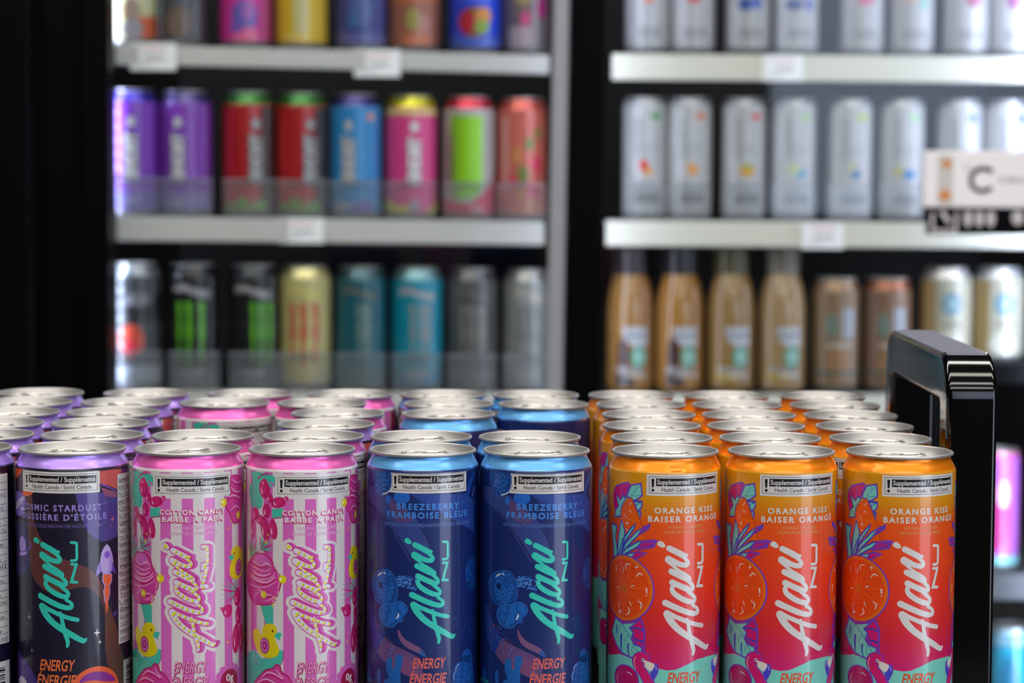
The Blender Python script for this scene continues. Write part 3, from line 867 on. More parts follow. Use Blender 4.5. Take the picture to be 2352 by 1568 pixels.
# ---- purple
def art_cosmic():
    A = mk(FRONT_X[1], 20, 1000)
    A.crops = {'A': (20, 1000, 5.407), 'B': (20, 1280, 5.445)}
    C = A.C
    a = A.uv('A', 180, 600); b = A.uv('A', 1130, 600); t = A.uv('A', 650, 448)
    sticker(A, (a[0] + b[0]) / 2, t[1], 43.5)
    BR = (92, 50, 46)
    A.poly(C('A', [(820, 700), (1350, 700), (1420, 900), (1380, 1180), (1330, 1260), (1250, 1300), (1150, 1315), (1050, 1260), (980, 1190), (930, 1080), (870, 900)]), (72, 58, 132), 1, 0)
    ins = [(220, 740), (228, 900), (243, 1200), (250, 1568)]
    left = C('A', ins) + C('B', [(262, 60), (290, 200), (350, 320), (430, 400), (520, 445), (640, 440), (740, 410), (850, 375), (950, 365), (1050, 410), (1130, 490), (1180, 600), (1203, 750), (1205, 1150), (1240, 1350), (1310, 1500), (1360, 1620)])
    right = C('B', [(1540, 1620), (1500, 1500), (1400, 1120), (1345, 850), (1290, 690), (1240, 560), (1180, 370), (1100, 230), (1000, 140), (870, 90), (740, 40)]) + C('A', [(600, 1500), (480, 1400), (400, 1290), (340, 1150), (300, 1000), (290, 740)])
    A.poly(left + right, BR, 2, 0)
    e1 = C('A', [(290, 740, 4), (300, 1000, 4), (340, 1150, 5), (400, 1290, 5), (480, 1400, 5)]) 
    A.stroke(e1, (130, 62, 60), 3)
    A.stroke(C('B', [(740, 40, 5), (870, 90, 5), (1000, 140, 5), (1100, 230, 5), (1180, 370, 5)]), (130, 62, 60), 3)
    A.poly(C('A', [(1132, 440), (1300, 420), (1500, 400), (1505, 560), (1400, 650), (1340, 665), (1250, 625), (1130, 590)]), (196, 84, 82), 3)
    A.poly(C('A', [(1400, 410), (1508, 395), (1508, 560), (1400, 650)]), (96, 50, 120), 4)
    A.stroke(C('A', [(1130, 600, 16), (1240, 640, 18), (1345, 690, 12)]), (120, 80, 190), 4)
    A.stroke(C('A', [(1130, 616, 8), (1240, 660, 8), (1340, 700, 8)]), (24, 12, 50), 5)
    A.poly(C('A', [(1140, 640), (1340, 700), (1345, 760), (1300, 765), (1200, 750)]), (146, 74, 112), 4)
    A.poly(C('A', [(78, 390), (185, 408), (165, 440), (130, 490), (86, 555)]), (224, 92, 44), 3)
    A.poly(C('A', [(165, 440), (185, 410), (185, 720), (130, 700), (90, 600), (90, 550), (130, 490)]), (52, 18, 48), 3)
    A.poly(C('A', [(175, 690), (305, 690), (290, 725), (240, 750), (185, 742)]), (224, 92, 44), 3, 2)
    A.poly(C('A', [(75, 1100), (190, 1110), (225, 1180), (245, 1300), (262, 1568)]) + C('B', [(255, 100), (205, 190), (140, 230), (78, 215)]), (46, 34, 96), 3)
    A.poly(C('A', [(85, 690), (140, 700), (200, 760), (215, 830), (180, 900), (200, 960), (150, 1000), (95, 980), (78, 900)]), (120, 92, 186), 3, 2)
    A.poly(C('A', [(90, 860), (150, 770), (205, 762), (150, 850), (100, 920)]), (186, 176, 218), 4, 2)
    A.poly(C('A', [(140, 910), (190, 880), (210, 920), (180, 925)]), (206, 196, 224), 5)
    A.ell(A.uv('A', 170, 1350), 3.3, 4.4, (160, 130, 214), 5)
    A.stroke(C('A', [(100, 1452, 12), (180, 1440, 14), (260, 1390, 16), (292, 1340, 10), (240, 1330, 8)]), (110, 70, 180), 6)
    A.poly(C('A', [(132, 1462), (225, 1440), (215, 1475), (180, 1487), (145, 1480)]), (170, 140, 220), 7, 2)
    for c, x, y, r in (('B', 1105, 940, 2.5), ('B', 1140, 1055, 1.5), ('B', 258, 740, 2.2), ('B', 290, 1160, 1.6), ('B', 236, 830, 0.8), ('B', 232, 1062, 1.0), ('A', 1120, 1112, 0.8)):
        A.star(A.uv(c, x, y), r, (216, 210, 216) if x > 900 else (140, 130, 146), 6)
    A.star(A.uv('A', 1290, 1035), 2.0, (190, 100, 120), 6); A.star(A.uv('A', 1270, 1115), 0.9, (190, 100, 120), 6)
    # rocket
    A.poly(C('A', [(1220, 1345), (1255, 1385), (1285, 1470), (1303, 1568)]) + C('B', [(1300, 60), (1287, 160), (1262, 215), (1190, 215), (1160, 170), (1140, 60)]) + C('A', [(1132, 1568), (1150, 1460), (1180, 1390)]), (186, 166, 224), 6)
    A.poly(C('A', [(1260, 1395), (1285, 1470), (1303, 1568)]) + C('B', [(1300, 60), (1287, 160), (1262, 215), (1240, 215), (1262, 60)]), (160, 138, 208), 7)
    A.ell(A.uv('A', 1222, 1478), 1.7, 1.8, (132, 84, 198), 8)
    A.poly(C('B', [(1142, 60), (1112, 110), (1095, 180), (1100, 232), (1150, 185), (1160, 170)]), (150, 122, 206), 7)
    A.poly(C('B', [(1300, 70), (1330, 140), (1340, 200), (1300, 170), (1287, 160)]), (96, 62, 168), 7)
    A.poly(C('B', [(1172, 200), (1292, 200), (1290, 290), (1265, 350), (1270, 440), (1250, 530), (1235, 600), (1200, 560), (1180, 420), (1198, 360), (1165, 290)]), (178, 150, 216), 6)
    A.poly(C('B', [(1185, 210), (1280, 210), (1285, 280), (1255, 350), (1263, 440), (1243, 520), (1242, 620), (1226, 712), (1210, 600), (1210, 520), (1195, 430), (1210, 350), (1178, 280)]), (222, 96, 44), 8)
    A.poly(C('B', [(1345, 650), (1310, 700), (1295, 720), (1345, 722)]), (92, 60, 150), 6)
    A.poly(C('B', [(78, 1075), (130, 1150), (250, 1350), (330, 1490), (420, 1640), (60, 1640)]), (66, 42, 126), 3)
    A.ell(A.uv('B', 170, 1590), 5.4, 4.4, (206, 190, 214), 5)
    c = A.uv('B', 1105, 1690)
    A.ell(c, 14, 13.5, (222, 92, 44), 5, n=36); 
    A.poly(C('B', [(890, 1535), (960, 1470), (1050, 1432), (1180, 1425), (1270, 1455), (1340, 1530), (1250, 1550), (1100, 1535), (980, 1545), (900, 1568)]), (128, 36, 136), 7, 2)
    T1 = (150, 128, 204)
    A.ctext('A', 'COSMIC STARDUST', (165, 905), (1155, 912), 72, T1, 16, bold=0.028, sp=1.3)
    A.ctext('A', 'TM', (1170, 850), (1222, 846), 22, T1, 16, bold=0.0)
    A.ctext('A', "POUSSIÈRE D'ÉTOILE", (141, 1010), (1212, 1020), 70, T1, 16, bold=0.028, sp=1.3)
    A.ctext('A', 'NATURALLY FLAVOURED/AROMATISÉ NATURELLEMENT', (110, 1095), (1192, 1112), 42, (112, 94, 164), 16, bold=0.0)
    A.ctext('B', 'ENERGY', (392, 1416), (815, 1402), 132, (222, 108, 56), 16, bold=0.02, shear=0.16)
    A.ctext('B', 'ÉNERGIE', (360, 1600), (830, 1590), 132, (222, 108, 56), 16, bold=0.02, shear=0.16)
    put_logo(A, A.uv('A', 345, 1303), (1.045, 1.03), (46, 190, 172), 16)
    f0 = A.uv('A', 1350, 700)[0]
    facts(A, f0, A.uv('B', 1360, 1085)[1], A.uv('A', 1360, 480)[1])
    return A

# ---- pink
def art_cotton():
    A = mk(FRONT_X[2], 290, 1000)
    C = A.C
    WH = (214, 205, 206); PK = (208, 96, 180); MG = (186, 22, 98); TE = (66, 186, 164); YE = (222, 204, 18); LP = (226, 130, 196)
    per = 2 * math.pi * 28.7 / 16
    u0 = 1.5 / 57.3 * 28.7
    for k in range(16):
        u = u0 + k * per
        if u > 90.1: u -= 16 * per
        A.rect(u, 0, u + per * 0.5, 148, PK, 1)
    a = A.uv('A', 345, 600); b = A.uv('A', 1288, 600); t = A.uv('A', 820, 482)
    A.rect(a[0], t[1] - 12.2, b[0], t[1] + 0.4, WH, 2)
    sticker(A, (a[0] + b[0]) / 2, t[1], 42.6)
    def motif_left():
        A.poly(C('A', [(90, 430), (200, 450), (330, 500), (330, 620), (250, 640), (200, 760), (190, 880), (110, 900), (80, 760), (75, 620), (100, 560)]), TE, 3, 2)
        A.poly(C('A', [(300, 900), (420, 890), (440, 1000), (300, 1010)]), TE, 3)
        A.stroke(C('A', [(150, 520, 18), (190, 475, 18), (260, 465, 14)]), MG, 4)
        A.stroke(C('A', [(270, 560, 6), (310, 600, 30), (325, 625, 10)]), PK, 4)
        A.stroke(C('A', [(300, 1020, 16), (380, 1008, 12), (440, 1008, 8)]), MG, 4)
    motif_left()
    def dog(c, parts, layer=6):
        for (x, y, rx, ry, rot) in parts:
            p = A.uv(c, x, y)
            A.ell(p, rx + 0.35, ry + 0.35, (214, 70, 150), layer, rot, n=22)
            A.ell(p, rx, ry, MG, layer + 1, rot, n=22)
            A.ell((p[0] - rx * 0.1, p[1] + ry * 0.1), rx * 0.55, ry * 0.72, (204, 34, 112), layer + 2, rot, n=16)
            A.stroke([(p[0] - rx * 0.62, p[1] + ry * 0.1, 0.3), (p[0] - rx * 0.5, p[1] - ry * 0.35, 0.75), (p[0] - rx * 0.35, p[1] - ry * 0.55, 0.3)], (236, 190, 214), layer + 3, n=2)
    dog('A', [(215, 650, 3.4, 4.6, 12), (370, 822, 4.0, 2.5, 12), (240, 920, 2.3, 3.6, 0), (130, 955, 2.6, 3.2, 10), (105, 1140, 2.2, 5.0, 0), (315, 1150, 2.0, 5.0, 8), (225, 1140, 2.8, 6.0, 14), (215, 565, 1.6, 1.6, 0), (462, 775, 0.9, 0.9, 0), (175, 1030, 3.6, 2.2, -8), (272, 760, 1.8, 2.4, 20)])
    def palm(c, x0, y0, n, r, a0, a1, col=(78, 168, 150)):
        p = A.uv(c, x0, y0)
        for i in range(n):
            an = R_(a0 + (a1 - a0) * i / (n - 1)); L = r * (0.75 + 0.25 * math.sin(math.pi * i / (n - 1)))
            A.stroke([(p[0], p[1], 0.5), (p[0] + L * 0.5 * math.cos(an), p[1] + L * 0.5 * math.sin(an), 0.7), (p[0] + L * math.cos(an), p[1] + L * math.sin(an), 0.15)], col if i % 3 else MG, 5, n=0)
    palm('A', 90, 1490, 13, 13, 0, 110)
    palm('A', 180, 1400, 10, 10, -10, 90)
    for (x, y, r) in ((255, 1220, 1.1), (235, 1310, 1.8), (290, 1290, 0.9)): A.star(A.uv('A', x, y), r, YE, 10)
    def swirl(c, pts, bands, outline=MG):
        A.poly(C(c, pts), (206, 60, 150), 7, 3, outline=outline, ow=0.7)
        for s in bands:
            A.stroke(C(c, s), (232, 160, 206), 10)
            A.stroke(C(c, [(p[0], p[1] + 30, p[2] * 0.8) for p in s]), MG, 9)
    swirl('B', [(120, -50), (230, -60), (300, 20), (330, 120), (400, 230), (400, 340), (360, 480), (320, 550), (240, 575), (130, 550), (80, 430), (70, 250), (70, 100)],
          [[(90, 110, 10), (150, 190, 22), (230, 210, 22), (290, 180, 12)], [(90, 210, 12), (170, 280, 24), (260, 290, 22), (340, 230, 12)], [(160, 370, 14), (230, 440, 20), (300, 450, 10)], [(110, 20, 12), (180, 80, 16), (260, 70, 10)], [(210, 60, 16), (250, 55, 20), (285, 90, 12)]])
    A.poly(C('B', [(140, -60), (120, 30), (200, 60), (240, 120), (300, 110), (270, 20), (200, -60)]), PK, 8, 2)
    rnd = random.Random(5)
    for i in range(60):
        an = rnd.uniform(-1.4, 1.2)
        p = A.uv('B', 300 + 85 * math.cos(an) + rnd.gauss(0, 8), 300 - 270 * math.sin(an) * 0.9)
        A.ell(p, 0.33, 0.33, (238, 176, 206), 9, n=6)
    for (x, y, r) in ((425, 262, 2.1), (215, 445, 1.9)):
        p = A.uv('B', x, y); A.ell(p, r, r, YE, 11); A.ell((p[0] - r * 0.4, p[1]), r * 0.32, r * 0.4, (244, 240, 170), 12, n=8)
    A.stroke(C('B', [(400, 225, 6), (365, 185, 8)]), (150, 150, 140), 11); A.stroke(C('B', [(440, 200, 4), (500, 140, 3)]), (150, 150, 140), 11)
    for (x, y, r) in ((335, 495, 1.4), (312, 580, 1.5), (372, 558, 0.8)): A.star(A.uv('B', x, y), r, YE, 12)
    A.poly(C('B', [(180, 565), (320, 575), (322, 820), (240, 815)]), TE, 5)
    def duck(D, tc, tr):
        A.poly(D[0], YE, 10, 2); A.poly(D[1], TE, 11)
        A.ell(D[2], 0.65, 0.65, (120, 50, 40), 12, n=10)
        for k, col in enumerate(((120, 40, 110), PK, (150, 20, 100), (214, 90, 170))):
            f = (1.0, 0.86, 0.5, 0.28)[k]
            A.ell(tc, tr[0] * f, tr[1] * f, col, 12 + k, n=22)
    duck((C('B', [(290, 810), (340, 835), (365, 900), (340, 965), (360, 1060), (390, 1140), (370, 1210), (300, 1240), (220, 1225), (150, 1130), (120, 1000), (115, 900), (148, 860), (190, 930), (203, 950), (205, 880), (235, 820)]),
          C('B', [(370, 920), (425, 938), (400, 990), (400, 1030), (330, 970)]), A.uv('B', 315, 905)), A.uv('B', 228, 1082), (3.2, 4.1))
    A.poly(C('B', [(80, 1165), (130, 1130), (200, 1240), (300, 1245), (400, 1140), (440, 1150), (437, 1250), (400, 1340), (300, 1400), (200, 1480), (130, 1580), (70, 1540), (70, 1250)]), TE, 5)
    A.stroke(C('B', [(380, 1230, 4), (250, 1330, 6), (130, 1440, 5)]), (130, 210, 190), 6)
    A.stroke(C('B', [(140, 1160, 14), (135, 1240, 10), (150, 1310, 8)]), (168, 60, 150), 6)
    A.stroke(C('B', [(435, 1160, 10), (437, 1250, 8), (410, 1330, 8)]), MG, 6)
    for s_ in ([(75, 60, 6), (130, 110, 16), (190, 150, 20), (250, 160, 20), (300, 130, 10)], [(80, 150, 8), (130, 230, 20), (210, 262, 24), (300, 240, 20), (345, 190, 10)], [(78, 300, 8), (140, 350, 18), (220, 360, 18), (300, 330, 16), (360, 290, 8)], [(120, 480, 8), (160, 430, 18), (200, 410, 14)], [(220, 530, 8), (290, 520, 18), (330, 470, 12)]):
        A.stroke(C('B', s_), (224, 92, 176), 11)
        A.stroke(C('B', [(p[0] - 4, p[1] - 10, p[2] * 0.35) for p in s_]), (238, 196, 220), 12)
    swirl('B', [(190, 1450), (240, 1390), (320, 1370), (350, 1325), (400, 1345), (420, 1420), (490, 1470), (540, 1568), (560, 1700), (120, 1700), (130, 1540)],
          [[(200, 1480, 10), (260, 1420, 20), (340, 1440, 20), (420, 1500, 14)], [(350, 1380, 8), (390, 1440, 16), (440, 1500, 12)], [(160, 1540, 14), (240, 1500, 22), (340, 1550, 18)]], (170, 20, 90))
    # right hand motif
    swirl('A', [(1310, 500), (1420, 515), (1450, 640), (1455, 760), (1440, 900), (1410, 1050), (1330, 1085), (1290, 980), (1240, 890), (1260, 780), (1300, 720), (1290, 620)],
          [[(1300, 640, 10), (1350, 690, 16), (1430, 690, 8)], [(1270, 760, 10), (1340, 740, 20), (1420, 780, 10)], [(1310, 540, 8), (1370, 580, 14), (1430, 560, 8)], [(1300, 930, 8), (1360, 870, 18), (1410, 920, 10)]])
    for (x, y) in ((1210, 832), (1390, 982)):
        p = A.uv('A', x, y); A.ell(p, 1.9, 2.1, YE, 12); A.ell((p[0] - 0.6, p[1] + 0.2), 0.6, 0.7, (244, 240, 170), 13, n=8)
    A.stroke(C('A', [(1210, 790, 6), (1235, 740, 8)]), (90, 80, 90), 11)
    for (x, y, r) in ((1275, 1150, 1.5), (1298, 1055, 1.1), (1320, 1110, 0.8)): A.star(A.uv('A', x, y), r, (222, 190, 40), 12)
    duck((C('A', [(1380, 1368), (1425, 1400), (1442, 1480), (1452, 1568)]) + C('B', [(1462, 100), (1435, 230), (1370, 275), (1305, 235), (1290, 130)]) + C('A', [(1310, 1540), (1330, 1500), (1295, 1450), (1335, 1380)]),
          C('A', [(1262, 1500), (1330, 1478), (1332, 1530), (1292, 1548)]), A.uv('A', 1340, 1460)), A.uv('B', 1405, 120), (3.4, 4.2))
    palm('B', 1390, 430, 11, 13, 95, 215)
    dog('B', [(1390, 490, 3.0, 4.6, -8), (1268, 665, 3.2, 3.2, 0), (1400, 720, 2.6, 4.6, 0), (1372, 1010, 3.0, 7.4, -4), (1440, 1000, 3.0, 7.4, 0), (1195, 645, 0.8, 0.8, 0)])
    for (x, y, r) in ((1270, 1055, 1.6), (1290, 955, 1.0)): A.star(A.uv('B', x, y), r, YE, 12)
    p = A.uv('B', 1295, 1540)
    for k in range(14):
        an = 2 * math.pi * k / 14
        A.ell((p[0] + 7.6 * math.cos(an), p[1] + 7.6 * math.sin(an)), 2.1, 2.1, PK, 8, n=12)
    A.ell(p, 8, 8, PK, 9, n=30); A.ell(p, 6.2, 6.2, (160, 14, 66), 10, n=30)
    A.text('0g', (p[0] - 2.6, p[1] + 0.2), (p[0] + 2.6, p[1] + 0.2), 3.4, WHT, 12)
    A.text('SUGAR', (p[0] - 4.2, p[1] - 3.4), (p[0] + 4.2, p[1] - 3.4), 2.0, WHT, 12)
    # rest of the wrap
    for k in range(3):
        q = (52 + k * 26, 110 - 30 * (k % 2))
        A.ell(q, 6, 9, MG, 5); A.ell((q[0] + 5, q[1] - 30), 7, 6, TE, 5); A.ell((q[0] - 5, q[1] - 50), 5, 5, YE, 5)
    A.rect(52, 40, 62, 146, (150, 16, 80), 6); A.rect(62, 30, 72, 146, TE, 5)
    facts(A, 80, 55, 143)
    # words
    for (tx, p0, p1, h) in (('COTTON CANDY', (415, 968), (1225, 964), 60), ('BARBE À PAPA', (445, 1062), (1200, 1052), 58)):
        B0, B1 = A.uv('A', *p0), A.uv('A', *p1)
        v = (B0[1] + B1[1]) / 2; hh = h / 5.407 * A.mmpp
        A.text(tx, (B0[0] - 0.4, v - 0.45), (B1[0] - 0.4, v - 0.45), hh, (196, 50, 110), 15, bold=0.06, sp=1.25)
        A.text(tx, (B0[0] - 0.15, v - 0.2), (B1[0] - 0.15, v - 0.2), hh, (196, 50, 110), 15, bold=0.06, sp=1.25)
        A.text(tx, (B0[0], v), (B1[0], v), hh, (228, 208, 216), 16, bold=0.035, sp=1.25)
    A.ctext('A', 'NATURALLY FLAVOURED', (590, 1160), (1105, 1152), 38, (222, 160, 202), 15, bold=0.01)
    A.ctext('A', 'AROMATISÉ NATURELLEMENT', (530, 1228), (1150, 1220), 38, (222, 160, 202), 15, bold=0.01)
    for (tx, p0, p1) in (('ENERGY', (590, 1446), (1000, 1432)), ('ÉNERGIE', (555, 1630), (1010, 1615))):
        for (dx, dy, col, ly, bo) in ((0.45, -0.1, (150, 40, 100), 14, 0.03), (0.15, 0, (168, 50, 110), 15, 0.03), (0, 0.05, (228, 140, 186), 16, 0.005)):
            B0, B1 = A.uv('B', *p0), A.uv('B', *p1)
            v = (B0[1] + B1[1]) / 2 + dy
            A.text(tx, (B0[0] + dx, v), (B1[0] + dx, v), 132 / 5.443 * A.mmpp, col, ly, bold=bo, shear=0.16)
    # marquee logo: white halo, magenta body with thickness, pale face and yellow bulbs
    o = A.uv('A', 490, 1375); s = (1.03, 1.03)
    put_logo(A, o, s, WH, 12, grow=4.6, shift=(1.2, 0), nu_grow=5.0)
    put_logo(A, o, s, WH, 13, grow=3.6, shift=(-0.3, 0), nu_grow=4.0)
    for d in (1.9, 1.3):
        put_logo(A, o, s, (206, 84, 178), 14, grow=1.0, shift=(d, 0.2), nu_grow=1.5)
    put_logo(A, o, s, (190, 28, 110), 15, grow=0.95, shift=(0.25, 0), nu_grow=1.6)
    put_logo(A, o, s, (222, 120, 190), 16, grow=0.1, nu_grow=0.9)
    put_logo(A, o, s, (210, 206, 222), 17, grow=-0.5, nu_grow=0.4)
    for st in LG[0] + LG[1]:
        pts = [lp((q[0], q[1]), o, s) for q in catmull(st, False, 8)]
        acc = 1.2
        for p, q in zip(pts, pts[1:]):
            L = math.hypot(q[0] - p[0], q[1] - p[1]); acc += L
            if acc > 2.55:
                acc = 0
                A.ell((q[0] + 0.12, q[1] - 0.12), 0.85, 0.85, (120, 96, 60), 18, n=10)
                A.ell(q, 0.74, 0.74, (226, 212, 40), 19, n=10)
                A.ell((q[0] - 0.2, q[1] + 0.2), 0.22, 0.22, (244, 240, 190), 20, n=6)
    q = lp(LG_C, o, s); A.ell(q, 1.0, 1.0, (226, 212, 40), 19, n=12)
    return A

# ------------------------------------------------------------------ display rack
RACK_BACK = Y0 + 5 * ROWP + 0.05
X0 = 0.2305                               # inner face of the right-hand frame
def side_frame(x0, label):
    root = empty('rack_side_frame', (x0 + 0.0128, 1.38, 0.0))
    tag(root, label, 'rack frame')
    return root
def rk(mb, name, root, bevel=0.0):
    o = mb.build(name, None, bevel=bevel)
    o.parent = root
    o.location = -root.location
    return o
def frame_tube(x0, x1, yn, yf, ztop, zbot, t, r_out=0.024, tb=0.0268):
    """inverted U of square tube running in depth: near leg, top bar, far leg"""
    n = 10
    def arc(cy, cz, r, a0, a1):
        return [(cy + r * math.cos(R_(a0 + (a1 - a0) * i / n)), cz + r * math.sin(R_(a0 + (a1 - a0) * i / n))) for i in range(n + 1)]
    outer = [(yn, zbot)] + arc(yn + r_out, ztop - r_out, r_out, 180, 90) + arc(yf - r_out, ztop - r_out, r_out, 90, 0) + [(yf, zbot)]
    ri = 0.0025
    inner = [(yn + t, zbot)] + arc(yn + t + ri, ztop - tb - ri, ri, 180, 90) + arc(yf - t - ri, ztop - tb - ri, ri, 90, 0) + [(yf - t, zbot)]
    mb = MB()
    i0 = len(mb.v)
    rc = 0.003
    # section across the tube at each station: rounded rectangle in (x, distance outer->inner)
    prof = []
    for (cx, cd, a0) in ((x1 - rc, rc, -90), (x1 - rc, t - rc, 0), (x0 + rc, t - rc, 90), (x0 + rc, rc, 180)):
        for k in range(5):
            a = R_(a0 + 90 * k / 4)
            prof.append((cx + rc * math.cos(a), (cd + rc * math.sin(a)) / t))
    rows = []
    for (o_, i_) in zip(outer, inner):
        rows.append([(x, o_[0] + (i_[0] - o_[0]) * f, o_[1] + (i_[1] - o_[1]) * f) for (x, f) in prof])
    mb.grid(rows, BLACK_GLOSS, close_u=True, smooth=True)
    # the dusty upper face is its own material
    dm = mb.m(DUSTY)
    n_ = len(prof)
    for fi, f in enumerate(mb.f):
        zs = [mb.v[k] for k in f]
        if min(p[2] for p in zs) > ztop - 0.0012 and max(p[0] for p in zs) - min(p[0] for p in zs) > 0.015:
            mb.mi[fi] = dm
    return mb
ZT = at(2220, 808, 1.30).z
for x0, lab in ((X0, 'glossy black rounded metal frame standing beside the right column of orange cans'), (-1.05, 'black metal frame at the far left end of the rack')):
    root = side_frame(x0, lab)
    o = rk(frame_tube(x0, x0 + 0.0272, 1.2765, 1.490, ZT, 0.022, 0.0225), 'tube_frame', root)
    mod = o.modifiers.new('wn', 'WEIGHTED_NORMAL'); mod.keep_sharp = False
    mb = MB(); mb.box((x0 - 0.004, 1.27, 0.0), (x0 + 0.031, 1.508, 0.02), BLACK_MATT); rk(mb, 'foot', root)
shelf_r = empty('rack_shelf', (-0.4, 1.38, SHELF_Z))
tag(shelf_r, 'black steel rack shelf under the rows of cans', 'shelf')
mb = MB(); mb.box((-1.0222, 1.17, SHELF_Z - 0.004), (X0 - 0.001, 1.60, SHELF_Z), BLACK_MATT); rk(mb, 'shelf_plate', shelf_r)
mb = MB(); mb.box((-1.0222, 1.17, SHELF_Z - 0.03), (X0 - 0.001, 1.174, SHELF_Z - 0.0042), BLACK_MATT); rk(mb, 'front_lip', shelf_r)
for x in (-1.02, X0 - 0.02):
    mb = MB()
    mb.box((x, 1.50, SHELF_Z - 0.04), (x + 0.018, 1.59, SHELF_Z - 0.0042), BLACK_MATT)
    rk(mb, 'bracket', shelf_r)

# ------------------------------------------------------------------ front cans
NPUR = (184, 148, 242); NPNK = (236, 104, 186); NBLU = (104, 178, 240); NORG = (255, 140, 8)
L_ORG = grad_ink('label_orange_fade', [(0, (196, 16, 110)), (48, (202, 20, 108)), (60, (206, 26, 74)), (71, (216, 38, 44)), (88, (228, 52, 26)), (110, (232, 72, 16)), (122, (230, 84, 12)), (128, (217, 120, 9)), (134, (217, 144, 8))])
FL = {
    'orange': (art_orange, NORG, L_ORG),
    'blue': (art_berry, NBLU, ink((14, 36, 100))),
    'purple': (art_cosmic, NPUR, ink((20, 12, 38))),
    'pink': (art_cotton, NPNK, ink((214, 205, 206))),
}
LID = lid_mesh('lid', 156.0)
TAB = tab_mesh('pull_tab', 156.0)
PROTO = {}
ARTS = {}
for k, (fn, neck, lab) in FL.items():
    ARTS[k] = fn()
    PROTO[k] = can_mesh('can_body_' + k, sleek_profile(neckm(neck), lab), ARTS[k])
DENTED = can_mesh('can_body_dented', sleek_profile(neckm(NORG), L_ORG)[:9] +
                  [(28.7, 140, L_ORG), (28.7, 142, L_ORG), (28.7, 143.5, L_ORG), (28.7, 145, L_ORG), (28.7, 146, L_ORG), (28.7, 146.8, L_ORG), (28.6, 147.3, L_ORG), (28.25, 148.0, neckm(NORG))] +
                  sleek_profile(neckm(NORG), L_ORG)[13:], ARTS['orange'], dent=(0.13, 148.9, 0.14, 1.1, 1.0))

def place_can(kind, X, Y, rot, tabrot, label, group, mesh=None):
    root = empty('energy_drink_can', (X, Y, SHELF_Z), R_(rot))
    tag(root, label, 'can', group)
    b = link_mesh('body', mesh or PROTO[kind], root)
    l = link_mesh('lid', LID, root)
    t = link_mesh('pull_tab', TAB, l)
    t.rotation_euler = (0, 0, R_(tabrot - rot))
    return root

NM = {'orange': 'orange-topped citrus can', 'blue': 'navy blueberry can', 'purple': 'purple-topped space-print can', 'pink': 'pink striped can'}
GR = {'orange': 'orange cans on the rack', 'blue': 'navy blue cans on the rack', 'purple': 'purple space-print cans on the rack', 'pink': 'pink striped cans on the rack'}
ORD = ['front', 'second', 'third', 'fourth', 'fifth', 'rearmost']
# (kind, centre px, row, rotation, tab rotation, words)
CANS = [
    ('purple', -97, 0, -38, 20, 'front can cut by the left edge of the photo'),
    ('purple', 166.5, 0, 0, 75, 'whole front can at the left, rocket and teal lettering showing'),
    ('pink', 431, 0, 0, 140, 'front can beside the purple rocket can'),
    ('pink', 693.5, 0, 6.5, 100, 'front can beside the left navy can'),
    ('blue', 971, 0, 0, 80, 'front can next to the pink striped cans'),
    ('blue', 1232, 0, 4.5, 100, 'front can next to the gap before the orange cans'),
    ('orange', 1528, 0, 0, 85, 'front can with a small dent in its shoulder'),
    ('orange', 1795, 0, -5.5, 75, 'front can, middle of the three in front'),
    ('orange', 2066, 0, -3.5, 80, 'front can beside the black rack frame'),
]
rimc = {
    1: [('purple', -40), ('purple', 212), ('pink', 466), ('pink', 719), ('blue', 967), ('blue', 1216.5), ('orange', 1519.5), ('orange', 1769), ('orange', 2022)],
    2: [('purple', -13), ('purple', 229.5), None, ('purple', 748), None, None, ('orange', 1497.5), ('orange', 1736.5), ('orange', 1985.5)],
    3: [('purple', 29), ('purple', 260), None, ('pink', 775.5), ('blue', 1029.5), None, ('orange', 1490), ('orange', 1720), ('orange', 1953.5)],
    4: [('purple', 63), ('purple', 289.5), ('pink', 516), ('pink', 739.5), ('blue', 1030), ('blue', 1247.5), ('orange', 1471.5), ('orange', 1692.5), ('orange', 1917.5)],
    5: [('purple', 92), ('purple', 338), ('pink', 575.5), ('pink', 806), ('blue', 1018.5), ('blue', 1230), ('orange', 1451), ('orange', 1668), ('orange', 1889.5)],
}
COLN = ['column cut by the left edge', 'column above the rocket can', 'left pink column', 'right pink column', 'left navy column', 'right navy column', 'left orange column', 'middle orange column', 'right orange column']
rr = random.Random(11)
ROTS = {(1, 6): -40, (2, 6): -22, (3, 6): -36, (4, 6): 40, (5, 6): 60, (1, 0): -20, (1, 1): -25, (1, 2): 10, (1, 3): 30, (2, 1): 120, (3, 1): -30, (4, 2): 30, (3, 4): 130, (4, 5): 170, (1, 4): 5, (1, 5): 0}
for row, lst in rimc.items():
    for ci, e in enumerate(lst):
        if not e: continue
        kind, px = e
        front = rimc
        CANS.append((kind, px, row, ROTS.get((row, ci), rr.uniform(-50, 50)), rr.uniform(50, 130) + rr.choice((0, 180)), None, ci))
pos = []
for c in CANS:
    kind, px, row, rot, tr, words = c[:6]
    X = can_x(px, row); Y = Y0 + row * ROWP
    pos.append([X, Y])
